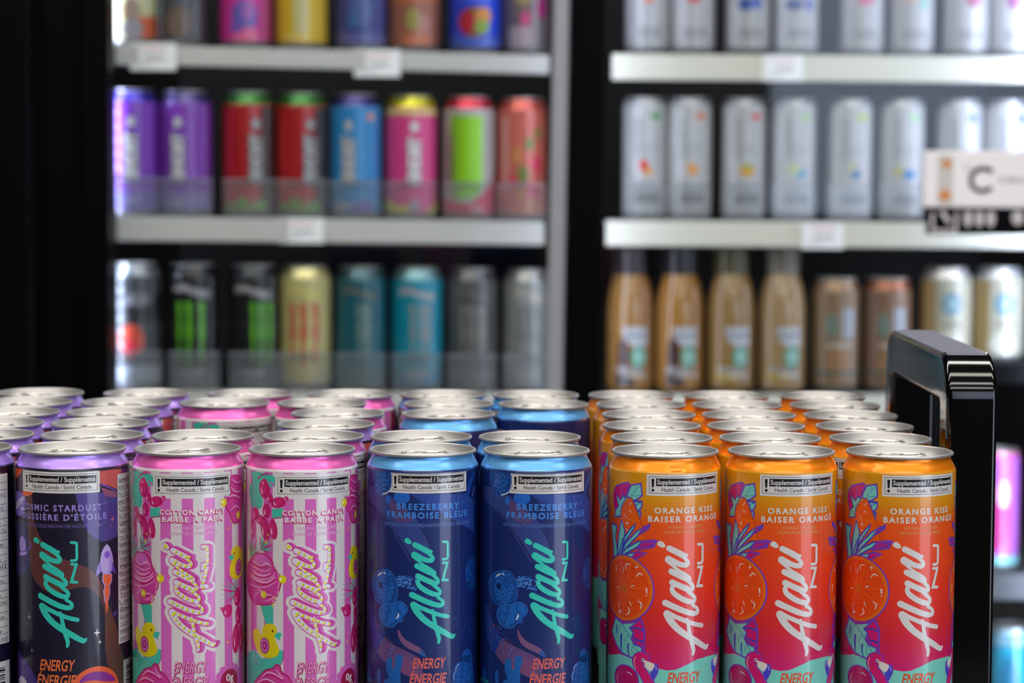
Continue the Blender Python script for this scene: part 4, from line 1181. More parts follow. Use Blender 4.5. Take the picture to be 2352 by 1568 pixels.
# keep neighbours from cutting into each other
for it in range(60):
    for i in range(len(pos)):
        for j in range(i + 1, len(pos)):
            dx = pos[j][0] - pos[i][0]; dy = pos[j][1] - pos[i][1]
            d = math.hypot(dx, dy)
            if d < 0.0576 and d > 0:
                s_ = (0.0576 - d) / 2 / d
                fi = 0.15 if CANS[i][2] == 0 else 1.0; fj = 0.15 if CANS[j][2] == 0 else 1.0
                pos[i][0] -= dx * s_ * fi; pos[i][1] -= dy * s_ * fi; pos[j][0] += dx * s_ * fj; pos[j][1] += dy * s_ * fj
    for i in range(len(pos)):
        pos[i][0] = min(pos[i][0], X0 - 0.029)
for c, p in zip(CANS, pos):
    kind, px, row, rot, tr, words = c[:6]
    if words is None:
        ci = c[6]
        words = '%s row back, %s' % (ORD[row], COLN[ci])
        if row == 5: words = 'rearmost row, %s' % COLN[ci]
        if row == 2 and ci == 3: words = 'standing among pink cans, third row from the front'
    place_can(kind, p[0], p[1], rot, tr, NM[kind] + ', ' + words, GR[kind], DENTED if (row == 0 and px == 1528) else None)

# ------------------------------------------------------------------ beverage cooler
def yf_left(px): return 2.98 + (px - 260) * 1.0e-4
def yf_right(px): return 3.06
YBACK = 3.75
ZB, ZTOP = 0.0, 2.35
xw = lambda px, Y: at(px, 600, Y).x
xl_in, xc0, xc1, xr_in = xw(235, 3.0), xw(1318, 3.0), xw(1378, 3.0), xw(2520, 3.0)
cool = empty('beverage_cooler', (0.2, 3.4, 0))
tag(cool, 'tall black glass-fronted beverage cooler filling the background', 'cooler')
def ck(mb, name, bevel=0.0, root=None):
    root = root or cool
    o = mb.build(name, None, bevel=bevel)
    o.parent = root; o.location = -root.location
    return o
for nm, a_, b_ in (('back_panel', (xl_in - 0.9, YBACK, 0), (xr_in + 0.1, YBACK + 0.05, ZTOP)),
                   ('base_panel', (xl_in - 0.9, 2.95, 0), (xr_in + 0.1, YBACK, 0.12)),
                   ('top_panel', (xl_in - 0.9, 2.95, ZTOP - 0.1), (xr_in + 0.1, YBACK, ZTOP)),
                   ('side_panel', (xl_in - 0.06, 3.02, 0.12), (xl_in - 0.005, YBACK, ZTOP - 0.1)),
                   ('side_panel', (xr_in, 2.95, 0.12), (xr_in + 0.1, YBACK, ZTOP - 0.1)),
                   ('divider', ((xc0 + xc1) / 2 - 0.006, 3.02, 0.12), ((xc0 + xc1) / 2 + 0.006, YBACK, ZTOP - 0.1))):
    mb = MB(); mb.box(a_, b_, COOLER_DARK); ck(mb, nm)
# left end: black door and post seen as a dark column
mb = MB()
xa = [xw(p, 2.9) for p in (-260, 56, 92, 182, 250)]
mb.box((xa[0], 2.935, 0.0), (xa[1], 2.955, ZTOP), BLACK_MATT)
mb.box((xa[1], 2.955, 0.0), (xa[2], 2.98, ZTOP), BLACK_MATT)
mb.box((xa[2], 2.93, 0.0), (xa[3], 2.955, ZTOP), BLACK_MATT)
mb.box((xa[3], 2.912, 0.0), (xa[4], 2.965, ZTOP), BLACK_MATT)
ck(mb, 'end_post', 0.003)
mb = MB()
p0 = at(1311, 0, 2.93); p1 = at(1296, 900, 2.93); q0 = at(1392, 0, 2.93); q1 = at(1381, 900, 2.93)
def stretch(a, b, z):   # line through a, b evaluated at height z
    t = (z - a.z) / (b.z - a.z); return a.x + (b.x - a.x) * t
def post(mb, a, b, c, d, yn, yfar, z0, z1, m):
    P = []
    for z in (z0, z1):
        P += [(stretch(a, b, z), yn, z), (stretch(c, d, z), yn, z), (stretch(c, d, z), yfar, z), (stretch(a, b, z), yfar, z)]
    mb.hexa(P, m)
post(mb, p0, p1, q0, q1, 2.93, 2.975, 0.0, ZTOP, BLACK_MATT)
ck(mb, 'mullion', 0.003)
for (px, Y, hw, nm) in ((238, 2.985, 0.006, 'led_strip'), (1352, 3.0, 0.004, 'led_strip'), (2440, 2.99, 0.009, 'led_strip')):
    x = xw(px, Y)
    mb = MB()
    z = 0.3
    while z < 2.2:
        mb.box((x - hw, Y, z), (x + hw, Y + 0.006, z + 0.011), LED2_M if px == 1352 else LED_M)
        z += 0.017
    ck(mb, nm)

def door(name, label, a0, a1, b0, b1, y, stile=None, sm=None):
    """glass door between two leaning edges; stile = right-hand stile edges"""
    root = empty(name, ((a0.x + b0.x) / 2, y, 0.12))
    tag(root, label, 'glass door')
    mb = MB()
    post(mb, a0, a1, b0, b1, y, y + 0.006, 0.14, ZTOP - 0.12, GLASS)
    ck(mb, 'glass_pane', root=root)
    if stile:
        mb = MB(); post(mb, stile[0], stile[1], stile[2], stile[3], y - 0.012, y + 0.018, 0.12, ZTOP - 0.1, sm); ck(mb, 'stile', 0.002, root)
    mb = MB()
    mb.box((a0.x, y - 0.01, 0.10), (b0.x, y + 0.016, 0.14), BLACK_MATT); ck(mb, 'bottom_rail', root=root)
    mb = MB()
    mb.box((a0.x, y - 0.01, ZTOP - 0.12), (b0.x, y + 0.016, ZTOP - 0.08), BLACK_MATT); ck(mb, 'top_rail', root=root)
    return root
YD = 2.885
door('glass_door', 'clear glass door with pale grey stile in front of the colourful cans', at(252, 0, YD), at(252, 900, YD), at(1272, 0, YD), at(1255, 900, YD), YD,
     (at(1272, 0, YD), at(1254, 900, YD), at(1307, 0, YD), at(1291, 900, YD)), STEEL_STRIP)
door('glass_door', 'reflective glass door in front of the white cans and coffee bottles', at(1394, 0, YD), at(1382, 900, YD), at(2520, 0, YD), at(2520, 900, YD), YD)

# shelves: a sloping price rail and a deck behind it
def shelf(label, pa, pb, yfn, hpx, depth=0.42, rail=RAIL, rail_name='price_rail', deck_h=0.006):
    (xa_, ya_), (xb_, yb_) = pa, pb
    A0 = at(xa_, ya_, yfn(xa_)); B0 = at(xb_, yb_, yfn(xb_))
    hh = hpx / FPX * yfn(xa_)
    root = empty('cooler_shelf', (A0 + B0) / 2)
    tag(root, label, 'shelf')
    def slab8(y0a, y1, z0, z1, m, nm):
        mb = MB()
        P = []
        for dz in (z0, z1):
            P += [(A0.x, A0.y + y0a, A0.z + dz), (B0.x, B0.y + y0a, B0.z + dz), (B0.x, B0.y + y1, B0.z + dz), (A0.x, A0.y + y1, A0.z + dz)]
        mb.hexa(P, m); o = mb.build(nm, None, bevel=0.0012); o.parent = root; o.location = -root.location
        return o
    slab8(0.0, 0.004, -hh, 0.0, rail, rail_name)
    slab8(0.0045, depth, -deck_h, 0.0, DECK, 'deck')
    return A0, B0
SH = {}
SH['L1'] = shelf('upper grey-edged shelf under the pink and yellow cans, left door', (252, 102), (1262, 127), yf_left, 44, rail=RAIL_G)
SH['L2'] = shelf('middle grey-edged shelf under the purple and red cans, left door', (252, 497), (1250, 509), yf_left, 55, rail=RAIL_G)
SH['L3'] = shelf('lower shelf under the black and teal cans, left door', (252, 897), (1245, 903), yf_left, 50, rail=RAIL_G)
SH['R1'] = shelf('upper cream-edged shelf under white cans, right door', (1406, 123), (2480, 132), yf_right, 59)
SH['R2'] = shelf('middle cream-edged shelf above the coffee bottles, right door', (1392, 506), (2480, 514), yf_right, 58)
SH['R3'] = shelf('lower shelf holding the coffee bottles, right door', (1392, 905), (2090, 905), yf_right, 50)
SH['R4'] = shelf('short shelf under the two pale short cans near the frame', (2098, 834), (2480, 834), yf_right, 46, rail=BLACK_MATT)
SH['R5'] = shelf('dark shelf under the pink glossy can at right edge', (2098, 1318), (2480, 1318), yf_right, 60, rail=DECK)
SH['R6'] = shelf('lowest dark shelf under the teal can, right edge', (2098, 1725), (2480, 1725), yf_right, 50, rail=DECK)

def on_shelf(key, px, dy):
    A0, B0 = SH[key]
    lo, hi = 0.0, 1.0
    for _ in range(40):
        t = (lo + hi) / 2
        P = A0.lerp(B0, t)
        d = Vector((P.x, P.y + dy, P.z)) - Vector((0, 0, CAMZ))
        l = CAM_ROT.to_3x3().transposed() @ d
        x = 1176 + FPX * l.x / -l.z
        if x < px: lo = t
        else: hi = t
    return Vector((P.x, P.y + dy, P.z))

def price_tag(key, px0, px1, py0, py1, label):
    A0, B0 = SH[key]
    yf = (A0.y + B0.y) / 2 if key[0] == 'R' else yf_left((px0 + px1) / 2)
    a = at(px0, py1, yf - 0.0035); b = at(px1, py0, yf - 0.0035)
    root = empty('price_tag', ((a.x + b.x) / 2, a.y, a.z))
    tag(root, label, 'price tag', 'price tags on the shelf edges')
    mb = MB(); mb.box((a.x, a.y, a.z), (b.x, a.y + 0.0012, b.z), TAG); ck(mb, 'card', root=root)
    mb = MB(); w_, h_ = b.x - a.x, b.z - a.z
    for (u0, u1, v0, v1, c) in ((0.25, 0.8, 0.72, 0.84, (236, 200, 204)), (0.3, 0.75, 0.35, 0.55, (214, 208, 212)), (0.12, 0.5, 0.15, 0.24, (220, 216, 220))):
        mb.box((a.x + w_ * u0, a.y - 0.0004, a.z + h_ * v0), (a.x + w_ * u1, a.y - 0.0001, a.z + h_ * v1), mat('tag_ink_%d%d%d' % c, c, 0.6))
    ck(mb, 'print', root=root)
price_tag('L1', 299, 404, 99, 161, 'white price tag on upper left shelf edge, near the black post')
price_tag('L1', 814, 919, 114, 176, 'white price tag under the dark blue can, upper left shelf')
price_tag('L2', 638, 743, 501, 558, 'white price tag on the middle left shelf, under the red cans')
price_tag('R1', 1752, 1845, 126, 186, 'white price tag on the upper right shelf edge')
price_tag('R2', 1841, 1938, 513, 571, 'white price tag on the middle right shelf, above the coffee cans')

# ------------------------------------------------------------------ cooler cans
def bgcan(key, px, label, R, neck, labelm, draw, group, rot=0.0, dy=0.045, prof=None, lid_r=None, name='drink_can'):
    P = on_shelf(key, px, dy)
    A = Art(R)
    if draw: draw(A)
    pr = prof or (tall_profile(neckm(neck), ink(labelm)) if R > 30 else sleek_profile(neckm(neck), ink(labelm)))
    top = 157.0 if R > 30 else 156.0
    if prof: top = prof[-1][1] + 2.2
    root = empty(name, P, R_(rot))
    tag(root, label, 'can', group)
    link_mesh('body', can_mesh('bg_body', pr, A, R=R, vmax=pr[-6][1] if R > 30 else 146.6, nseg=48, loff=0.08), root)
    link_mesh('lid', can_mesh('bg_lid', [(26.2, top - 2.9, ALU), (27.3, top - 2.0, ALU), (27.3, top - 0.8, ALU), (26.6, top, ALU), (25.9, top - 0.6, ALU), (23.2, top - 5.8, ALU), (22.2, top - 5.8, ALU), (21.6, top - 4.2, ALU), (0.1, top - 4.1, ALU)], nseg=48), root)
    return root
W2 = (196, 194, 190)
def vt(A, t, uc, v0, v1, h, col, sh=None, bold=0.05):
    if sh: A.text(t, (uc + h / 2 + 0.8, v0 - 0.6), (uc + h / 2 + 0.8, v0 - 0.6 + (v1 - v0)), h * 1.12, sh, 3, rot90=True, bold=bold * 1.6)
    A.text(t, (uc + h / 2, v0), (uc + h / 2, v1), h, col, 5, rot90=True, bold=bold)
def ghost(uc, col=W2, sh=(40, 30, 50), halo=None, bottom=None, spots=()):
    def f(A):
        if bottom: A.rect(-50, 0, 50, 30, bottom, 1)
        A.ell((uc, 117), 6.5, 8, sh, 2); A.ell((uc, 117), 5.2, 6.6, col, 4)
        A.ell((uc, 74), 9.2, 34, halo or sh, 1) 
        vt(A, 'GHOST', uc, 42, 104, 13.5, col, sh, 0.09)
        A.text('ENERGY', (uc - 8, 16), (uc + 9, 16), 4, col, 5)
        for (u, v, rx, ry, c) in spots: A.ell((u, v), rx, ry, c, 2)
    return f
G2 = 'coloured tall cans on the middle left shelf'
bgcan('L2', 305, 'purple tall can half hidden by the black post, middle shelf', 33, (66, 50, 180), (124, 52, 184), ghost(3, bottom=(110, 92, 176), sh=(84, 34, 110)), G2)
bgcan('L2', 428, 'purple tall can with pale vertical lettering, between purple and red cans', 33, (70, 58, 120), (126, 56, 172), ghost(-6, bottom=(128, 112, 178), sh=(98, 44, 140)), G2)
def redcan(uc):
    g = ghost(uc, col=(150, 150, 150), sh=(70, 16, 18), halo=(110, 14, 18))
    def f(A):
        g(A)
        for (u, v, r) in ((-22, 12, 9), (-5, 18, 8), (6, 8, 7), (18, 14, 9), (-12, 6, 6)): A.ell((u, v), r, r, (104, 150, 48), 3)
        A.rect(20, 0, 48, 139, (52, 40, 40), 2)
        A.rect(-26, 0, -20, 130, (206, 40, 50), 1)
    return f
bgcan('L2', 572, 'red tall can with dark green shoulder, beside the purple cans', 33, (36, 108, 28), (166, 12, 18), redcan(13), G2)
bgcan('L2', 694, 'red tall can with green shoulder, beside the bright blue can', 33, (36, 110, 28), (170, 8, 16), redcan(14), G2)
bgcan('L2', 817, 'bright blue tall can with navy shoulder and cream lettering', 33, (52, 40, 112), (34, 132, 196), ghost(-7, col=(190, 184, 178), sh=(70, 130, 190), spots=((12, 10, 16, 14, (100, 84, 160)), (-18, 14, 10, 9, (150, 160, 180)), (22, 128, 5, 5, (220, 140, 90)))), G2)
def pinky(A):
    ghost(6, col=(214, 212, 214), sh=(170, 60, 110), halo=(190, 36, 92))(A)
    A.poly([(-50, 0), (50, 0), (50, 30), (30, 14), (14, 8), (0, 18), (-14, 16), (-30, 26), (-50, 14)], (206, 196, 40), 4)
    A.ell((6, 16), 8, 11, (170, 140, 160), 6)
    A.rect(-50, 132, 50, 139, (216, 200, 120), 3)
bgcan('L2', 943, 'hot pink tall can with yellow shoulder and white lettering', 33, (206, 196, 14), (220, 62, 134), pinky, G2)
def greeny(A):
    A.rect(-50, 0, 50, 150, (176, 172, 170), 1)
    A.poly([(-14, 26), (10, 30), (20, 44), (20, 132), (-14, 132)], (142, 206, 18), 3)
    A.poly([(-50, 0), (50, 0), (50, 60), (20, 34), (2, 20), (-50, 30)], (202, 24, 74), 2)
    A.poly([(-22, 30), (-14, 30), (-14, 132), (-20, 138), (-26, 120)], (120, 180, 40), 2)
    vt(A, 'REFRESH', -24, 40, 110, 6, (120, 60, 80))
    A.text('ZERO', (4, 12), (20, 12), 5, W2, 5)
bgcan('L2', 1075, 'lime green panel tall can with red shoulder', 33, (206, 36, 66), (176, 172, 170), greeny, G2)
def salmon(A):
    A.rect(-26, 40, -18, 132, (222, 150, 142), 2)  # paler strip: highlight along the left side, painted into the label
    for i, (u, v, r) in enumerate(((2, 60, 9), (14, 40, 8), (-6, 84, 8), (10, 98, 7), (20, 72, 8), (0, 34, 7), (22, 112, 6), (-10, 52, 6), (12, 20, 7))):
        A.ell((u, v), r, r * 1.3, ((116, 118, 56), (206, 52, 84), (190, 122, 70))[i % 3], 2)
    A.rect(-50, 0, 50, 16, (206, 122, 104), 1)
bgcan('L2', 1197, 'salmon tall can with mixed fruit print beside the grey door stile', 33, (206, 92, 80), (196, 96, 82), salmon, G2)

G1 = 'cans on the upper left shelf'
def blobs(items, rects=(), texts=()):
    def f(A):
        for r in rects: A.rect(*r)
        for (u, v, rx, ry, c, l) in items: A.ell((u, v), rx, ry, c, l)
        for t in texts: vt(A, *t)
    return f
bgcan('L1', 300, 'cream and orange can half behind the black post, upper shelf', 33, (200, 200, 190), (206, 204, 160), blobs([(6, 42, 12, 16, (150, 120, 96), 2), (8, 20, 14, 12, (140, 130, 136), 2)], [(-50, 0, -16, 28, (232, 120, 60), 2), (14, 0, 50, 36, (206, 96, 50), 1)]), G1)
bgcan('L1', 415, 'dark grey can next to the cream and orange can', 33, (90, 92, 98), (66, 66, 70), blobs([(2, 30, 16, 20, (104, 84, 70), 2)], [(-28, 0, -22, 70, (140, 150, 170), 2), (20, 0, 26, 60, (120, 122, 128), 2), (-20, 0, 20, 8, (120, 70, 60), 2)]), G1)
bgcan('L1', 565, 'magenta can with blue round print, upper shelf', 33, (206, 40, 140), (206, 44, 146), blobs([(2, 40, 17, 20, (96, 84, 170), 2), (6, 46, 8, 12, (160, 90, 170), 3), (4, 12, 18, 14, (214, 96, 138), 2), (-8, 26, 9, 7, (110, 76, 172), 3)], [(22, 0, 50, 120, (176, 40, 120), 1)]), G1)
bgcan('L1', 693, 'yellow can on the upper shelf, beside the magenta can', 33, (214, 180, 20), (212, 176, 30), blobs([(2, 50, 10, 50, (196, 184, 130), 2), (-4, 10, 16, 10, (214, 184, 92), 2)]), G1)
bgcan('L1', 830, 'dark blue can on the upper shelf, above a price tag', 33, (40, 46, 110), (54, 62, 132), blobs([(0, 50, 14, 22, (74, 92, 150), 2), (-8, 38, 6, 8, (50, 100, 150), 3)], [(-50, 0, 50, 22, (92, 92, 150), 1)]), G1)
bgcan('L1', 950, 'brown and orange can on the upper shelf, beside the blue fruit can', 33, (160, 84, 40), (150, 88, 66), blobs([(0, 42, 9, 14, (150, 140, 70), 3), (6, 14, 20, 10, (190, 108, 74), 2), (14, 36, 10, 12, (178, 120, 104), 2)], [(-50, 62, 50, 100, (176, 96, 44), 1)]), G1)
bgcan('L1', 1090, 'royal blue can with red and green fruit print', 33, (20, 70, 200), (20, 64, 206), blobs([(-10, 40, 11, 15, (176, 24, 44), 3), (12, 48, 11, 11, (196, 126, 24), 2), (10, 34, 10, 9, (118, 150, 30), 3), (0, 40, 20, 20, (120, 80, 60), 1)], [(-50, 0, 50, 22, (66, 92, 190), 1), (-20, 70, 20, 90, (120, 146, 220), 1)]), G1)
bgcan('L1', 1210, 'grey and pink can at right end of the upper shelf', 33, (120, 110, 110), (104, 92, 94), blobs([(-2, 46, 7, 10, (196, 76, 122), 3), (20, 60, 8, 14, (150, 20, 100), 2), (-6, 74, 12, 12, (150, 134, 84), 2)], [(-24, 0, 6, 36, (168, 150, 158), 2)]), G1)

G3 = 'tall cans on the lower left shelf'
def claw(col, us=(-12, 0, 12), v0=30, v1=112, w_=4.0):
    def f(A):
        for i, u in enumerate(us):
            A.poly([(u - w_, v1 - 3), (u - w_ * 0.2, v1), (u + w_, v1 - 4), (u + w_ * 0.8, v1 - 24), (u + w_ * 1.1, v1 - 40), (u + w_ * 0.4, v0 + 26), (u + w_ * 0.5, v0 + 10), (u, v0 - (6 if i == 1 else 0)), (u - w_ * 0.7, v0 + 14), (u - w_ * 0.3, v0 + 34), (u - w_ * 0.9, v1 - 44), (u - w_ * 0.5, v1 - 22)], col, 4)
    return f
def mon(col, label_top=(150, 146, 150), foot=(64, 68, 76), text='MONSTER', **k):
    c = claw(col, **k)
    def f(A):
        c(A)
        A.poly([(-24, 130), (-10, 133), (6, 127), (26, 124), (24, 114), (8, 118), (-8, 124), (-22, 122)], label_top, 2)
        A.text(text, (-16, 20), (18, 20), 6, label_top, 4, bold=0.06)
        A.text('ENERGY', (-10, 12), (12, 12), 4.4, label_top, 4, bold=0.04)
        A.rect(-50, 0, 50, 26, foot, 1)
    return f
def ultra(A):
    A.rect(-50, 0, 50, 30, (150, 154, 164), 1); A.ell((0, 62), 16, 20, (206, 76, 52), 3); A.ell((-2, 52), 10, 12, (214, 56, 70), 4)
    A.rect(-4, 84, 50, 120, (30, 30, 32), 2); A.ell((8, 112), 18, 9, (120, 118, 122), 3); A.rect(-50, 0, -26, 140, (200, 206, 216), 2)
bgcan('L3', 312, 'silver and black can with orange-red fruit, beside the black post', 33, (130, 134, 140), (64, 66, 70), ultra, G3)
bgcan('L3', 446, 'black can with three green claw marks, left one of two', 33, (24, 24, 28), (10, 10, 12), mon((92, 170, 20), us=(-15, -2, 14)), G3)
bgcan('L3', 585, 'black can with green claw marks beside the cream can', 33, (26, 28, 34), (12, 12, 16), mon((84, 160, 16), us=(2, 13, 24)), G3)
bgcan('L3', 702, 'cream-yellow can with red claw marks', 33, (202, 190, 130), (188, 178, 116), mon((190, 44, 40), label_top=(206, 192, 110), foot=(176, 166, 130), us=(-14, 0, 15)), G3)
bgcan('L3', 828, 'dark teal can between the cream and bright teal cans', 33, (60, 90, 96), (8, 86, 100), mon((92, 118, 114), label_top=(92, 96, 92), foot=(40, 86, 92), us=(0, 7, 12)), G3)
bgcan('L3', 957, 'bright teal can with grey claw marks', 33, (110, 150, 156), (4, 136, 160), mon((132, 140, 142), label_top=(164, 160, 166), foot=(40, 120, 150), us=(-4, 8, 16)), G3)
bgcan('L3', 1083, 'dark grey can beside the bright teal can', 33, (84, 82, 84), (78, 78, 76), mon((124, 122, 114), label_top=(98, 96, 92), foot=(92, 92, 90)), G3)
bgcan('L3', 1212, 'silvery white can beside the door stile', 33, (150, 148, 142), (140, 142, 138), mon((104, 106, 104), label_top=(168, 162, 150), foot=(128, 132, 130)), G3)

G4 = 'white cans on the middle right shelf'; G5 = 'white cans on the upper right shelf'
def cels(flav, fruit, foot=(120, 118, 116), txt=(150, 152, 154)):
    def f(A):
        A.rect(6, 128, 20, 136, flav, 3)
        vt(A, 'CELSIUS', -10, 78, 130, 7, txt, None, 0.04)
        A.text('SPARKLING', (-8, 92), (16, 92), 3, (150, 150, 150), 3)
        A.rect(-12, 84, 16, 88, (172, 172, 172), 2)
        for (u, v, rx, ry, c) in fruit: A.ell((u, v), rx, ry, c, 4)
        A.rect(-14, 22, 18, 34, foot, 2)
    return f
SIL = (170, 170, 174); WC = (182, 181, 181)
cs = [(1480, 'white can with red wedge of fruit and green mark', (78, 150, 76), ((-3, 70, 6, 7, (206, 58, 38)), (3, 62, 6, 5, (214, 140, 40)))),
      (1582, 'white can with orange fruit slice and orange mark', (212, 116, 70), ((3, 64, 7, 6, (218, 140, 36)), (0, 70, 4, 4, (218, 150, 60)))),
      (1707, 'white can with round orange fruit and red mark', (206, 84, 84), ((2, 64, 10, 8, (214, 156, 36)), (3, 69, 5, 4, (140, 160, 60)))),
      (1821, 'white can with light blue fruit and green mark', (160, 196, 120), ((7, 60, 7, 5, (60, 150, 200)), (-2, 66, 7, 5, (196, 204, 120)))),
      (1950, 'white can with deep blue fruit and yellow mark', (176, 192, 60), ((4, 60, 6, 6, (30, 112, 170)), (-1, 68, 4, 4, (196, 196, 60)))),
      (2068, 'white can with wide blue fruit, left of the white sign', (150, 196, 130), ((6, 60, 9, 6, (28, 110, 176)), (-8, 64, 6, 6, (180, 176, 60)))),
      (2200, 'white can with blue mark behind the white sign, left one', (40, 90, 170), ((0, 60, 6, 6, (220, 130, 60)),)),
      (2308, 'white can behind the right end of the white sign', (50, 90, 160), ((0, 60, 6, 6, (220, 130, 60)),))]
for px, lb, fl, fr in cs:
    bgcan('R2', px, lb, 28.7, SIL, WC, cels(fl, fr), G4, rot=0)
cs1 = [(1487, 'silver can with orange-red mark above the rail, leftmost on upper right shelf', (222, 110, 80), ((0, 74, 8, 9, (222, 110, 80)),)),
       (1590, 'silver can with red mark, second on the upper right shelf', (206, 74, 78), ((0, 74, 10, 9, (206, 74, 78)),)),
       (1717, 'silver can with blue and green band, left of the upper right tag', (60, 90, 160), ((-6, 64, 10, 8, (50, 84, 150)), (8, 66, 8, 8, (80, 96, 180)), (0, 80, 16, 8, (120, 140, 80)))),
       (1828, 'silver can with blue and olive band, above the upper right tag', (60, 90, 160), ((-6, 64, 12, 7, (50, 74, 140)), (4, 80, 14, 8, (130, 130, 70)), (14, 64, 6, 8, (90, 100, 180)))),
       (1978, 'silver can with rose mark on the upper right shelf', (196, 90, 120), ((2, 74, 12, 10, (206, 100, 130)),)),
       (2092, 'silver can with peach and green marks, upper right shelf', (206, 150, 130), ((-4, 76, 8, 8, (206, 160, 140)), (12, 66, 6, 6, (120, 176, 160)))),
       (2216, 'silver can with wine red mark, upper right shelf', (140, 50, 90), ((6, 72, 10, 10, (150, 60, 100)),)),
       (2322, 'silver can with dull pink mark at the right edge, upper shelf', (170, 60, 110), ((-2, 72, 10, 12, (150, 80, 130)),))]
for px, lb, fl, fr in cs1:
    bgcan('R1', px, lb, 28.7, SIL, (176, 174, 176), cels(fl, fr, (150, 148, 150)), G5)

# coffee bottles
CREAM = (196, 158, 96)
def bottle(px, label, cap, liquid, choc):
    P = on_shelf('R3', px, 0.045)
    lm = mat('coffee_glass_%d_%d' % (liquid[0], liquid[2]), liquid, rough=0.14, coat=0.6, coat_rough=0.05)
    pr = [(0.1, 3, lm), (26, 1, lm), (29.5, 3, lm), (31, 8, lm), (31, 60, lm), (31, 96, lm), (30.6, 108, lm), (29.2, 120, lm), (26.8, 132, lm), (24.0, 142, lm), (21.6, 149, lm), (20.6, 154, lm), (20.4, 160, lm), (17, 161, lm)]
    A = Art(31)
    if choc:
        A.ell((-10, 48), 8, 24, (58, 22, 26), 2)
        A.rect(-20, 8, 4, 24, (60, 50, 60), 2)
    else:
        A.rect(-24, 16, 4, 34, (176, 150, 70), 2)
    A.rect(-20, 26, 14, 33, (150, 146, 150), 3)
    A.poly([(-10, 84), (22, 84), (22, 60), (6, 58), (-4, 64), (-10, 74)], (182, 184, 190), 3)
    A.text('Frappuccino', (-8, 72), (21, 72), 5, (86, 88, 104), 4)
    A.ell((10, 46), 11, 14, (70, 150, 124), 4); A.ell((10, 46), 7, 9, (150, 190, 180), 5)
    A.text('COFFEE DRINK', (-8, 20), (20, 20), 4, (230, 226, 220), 4)
    root = empty('coffee_bottle', P, 0)
    tag(root, label, 'bottle', 'coffee bottles on the lower right shelf')
    link_mesh('glass_bottle', can_mesh('bottle_body', pr, A, R=31, vmax=95, nseg=48, loff=0.08), root)
    cm = mat('cap_%d' % cap[0], cap, rough=0.35, coat=0.3)
    link_mesh('cap', can_mesh('bottle_cap', [(21.4, 150.5, cm), (21.9, 152, cm), (21.9, 184, cm), (20.8, 187, cm), (0.1, 187.5, cm)], nseg=48), root)
bottle(1446, 'coffee bottle with brown cap, beside the black mullion', (40, 34, 40), (150, 108, 58), True)
bottle(1560, 'coffee bottle with dark cap and brown oval, second from the mullion', (34, 30, 38), (158, 112, 54), True)
bottle(1678, 'vanilla coffee bottle with olive cap, third from the mullion', (86, 80, 50), (146, 114, 68), False)
bottle(1795, 'pale coffee bottle with beige cap, right end of the bottles', (120, 112, 98), (160, 130, 92), False)
stout = lambda n, l: [(0.1, 8, ALU), (24, 1, ALU), (26, 1, ALU), (30.4, 8, l), (31, 12, l), (31, 70, l), (31, 128, l), (30.4, 131, n), (28.8, 135, n), (27.2, 139, n), (26.2, 142, n), (25.9, 144.5, n)]
short = lambda n, l: [(0.1, 8, ALU), (24, 1, ALU), (26, 1, ALU), (32.4, 8, l), (33, 12, l), (33, 60, l), (33, 104, l), (32.2, 107, n), (30.2, 111, n), (28.2, 114.5, n), (26.6, 117, n), (26, 118.5, n)]
def coffee(A):
    A.ell((-9, 86), 8, 16, (110, 128, 116), 2); A.rect(4, 70, 22, 108, (150, 152, 160), 2); A.ell((0, 36), 18, 22, (150, 112, 78), 1); A.rect(-40, 22, 40, 28, (88, 96, 84), 2)
    A.text('DOUBLESHOT', (-16, 58), (18, 58), 5, (214, 206, 196), 4)
bgcan('R3', 1918, 'brown coffee can beside the pale coffee bottle', 31, (150, 118, 92), (134, 108, 80), coffee, 'brown coffee cans', prof=stout(neckm((150, 118, 92)), ink((134, 108, 80))))
bgcan('R3', 2035, 'brown coffee can with rusty orange shoulder, behind the black frame', 31, (160, 98, 70), (130, 98, 76), coffee, 'brown coffee cans', prof=stout(neckm((160, 98, 70)), ink((130, 98, 76))))
def latte(A):
    A.rect(-60, 0, -18, 110, (168, 140, 86), 2); A.ell((2, 74), 13, 15, (96, 134, 150), 3); A.ell((2, 74), 8, 9, (140, 166, 172), 4); A.ell((0, 22), 20, 14, (196, 192, 176), 2)
    A.text('COFFEE', (-10, 46), (14, 46), 5, (90, 88, 80), 4)
bgcan('R4', 2170, 'pale short can with blue round badge, just above the black frame', 33, (206, 200, 196), (178, 172, 152), latte, 'pale short cans', prof=short(neckm((206, 200, 196)), ink((178, 172, 152))))
bgcan('R4', 2290, 'pale short can with grey-green badge, nearest the right edge', 33, (200, 200, 200), (172, 168, 150), latte, 'pale short cans', prof=short(neckm((200, 200, 200)), ink((172, 168, 150))))
def pinkp(A):
    A.rect(-40, 0, 60, 20, (120, 190, 190), 2); A.ell((-4, 70), 16, 44, (176, 40, 120), 2); A.ell((4, 100), 8, 18, (206, 190, 206), 3)  # last, pale ellipse is a gloss highlight painted on the body
bgcan('R5', 2285, 'glossy pink and violet can right of the black frame', 28.7, (236, 110, 150), (176, 96, 190), pinkp, 'cans right of the black frame')
bgcan('R6', 2318, 'glossy teal can at the bottom right corner', 28.7, (170, 200, 214), (20, 140, 170), lambda A: (A.ell((-8, 80), 14, 40, (20, 100, 130), 2), A.rect(-40, 132, 60, 146, (120, 160, 180), 1)), 'cans right of the black frame')

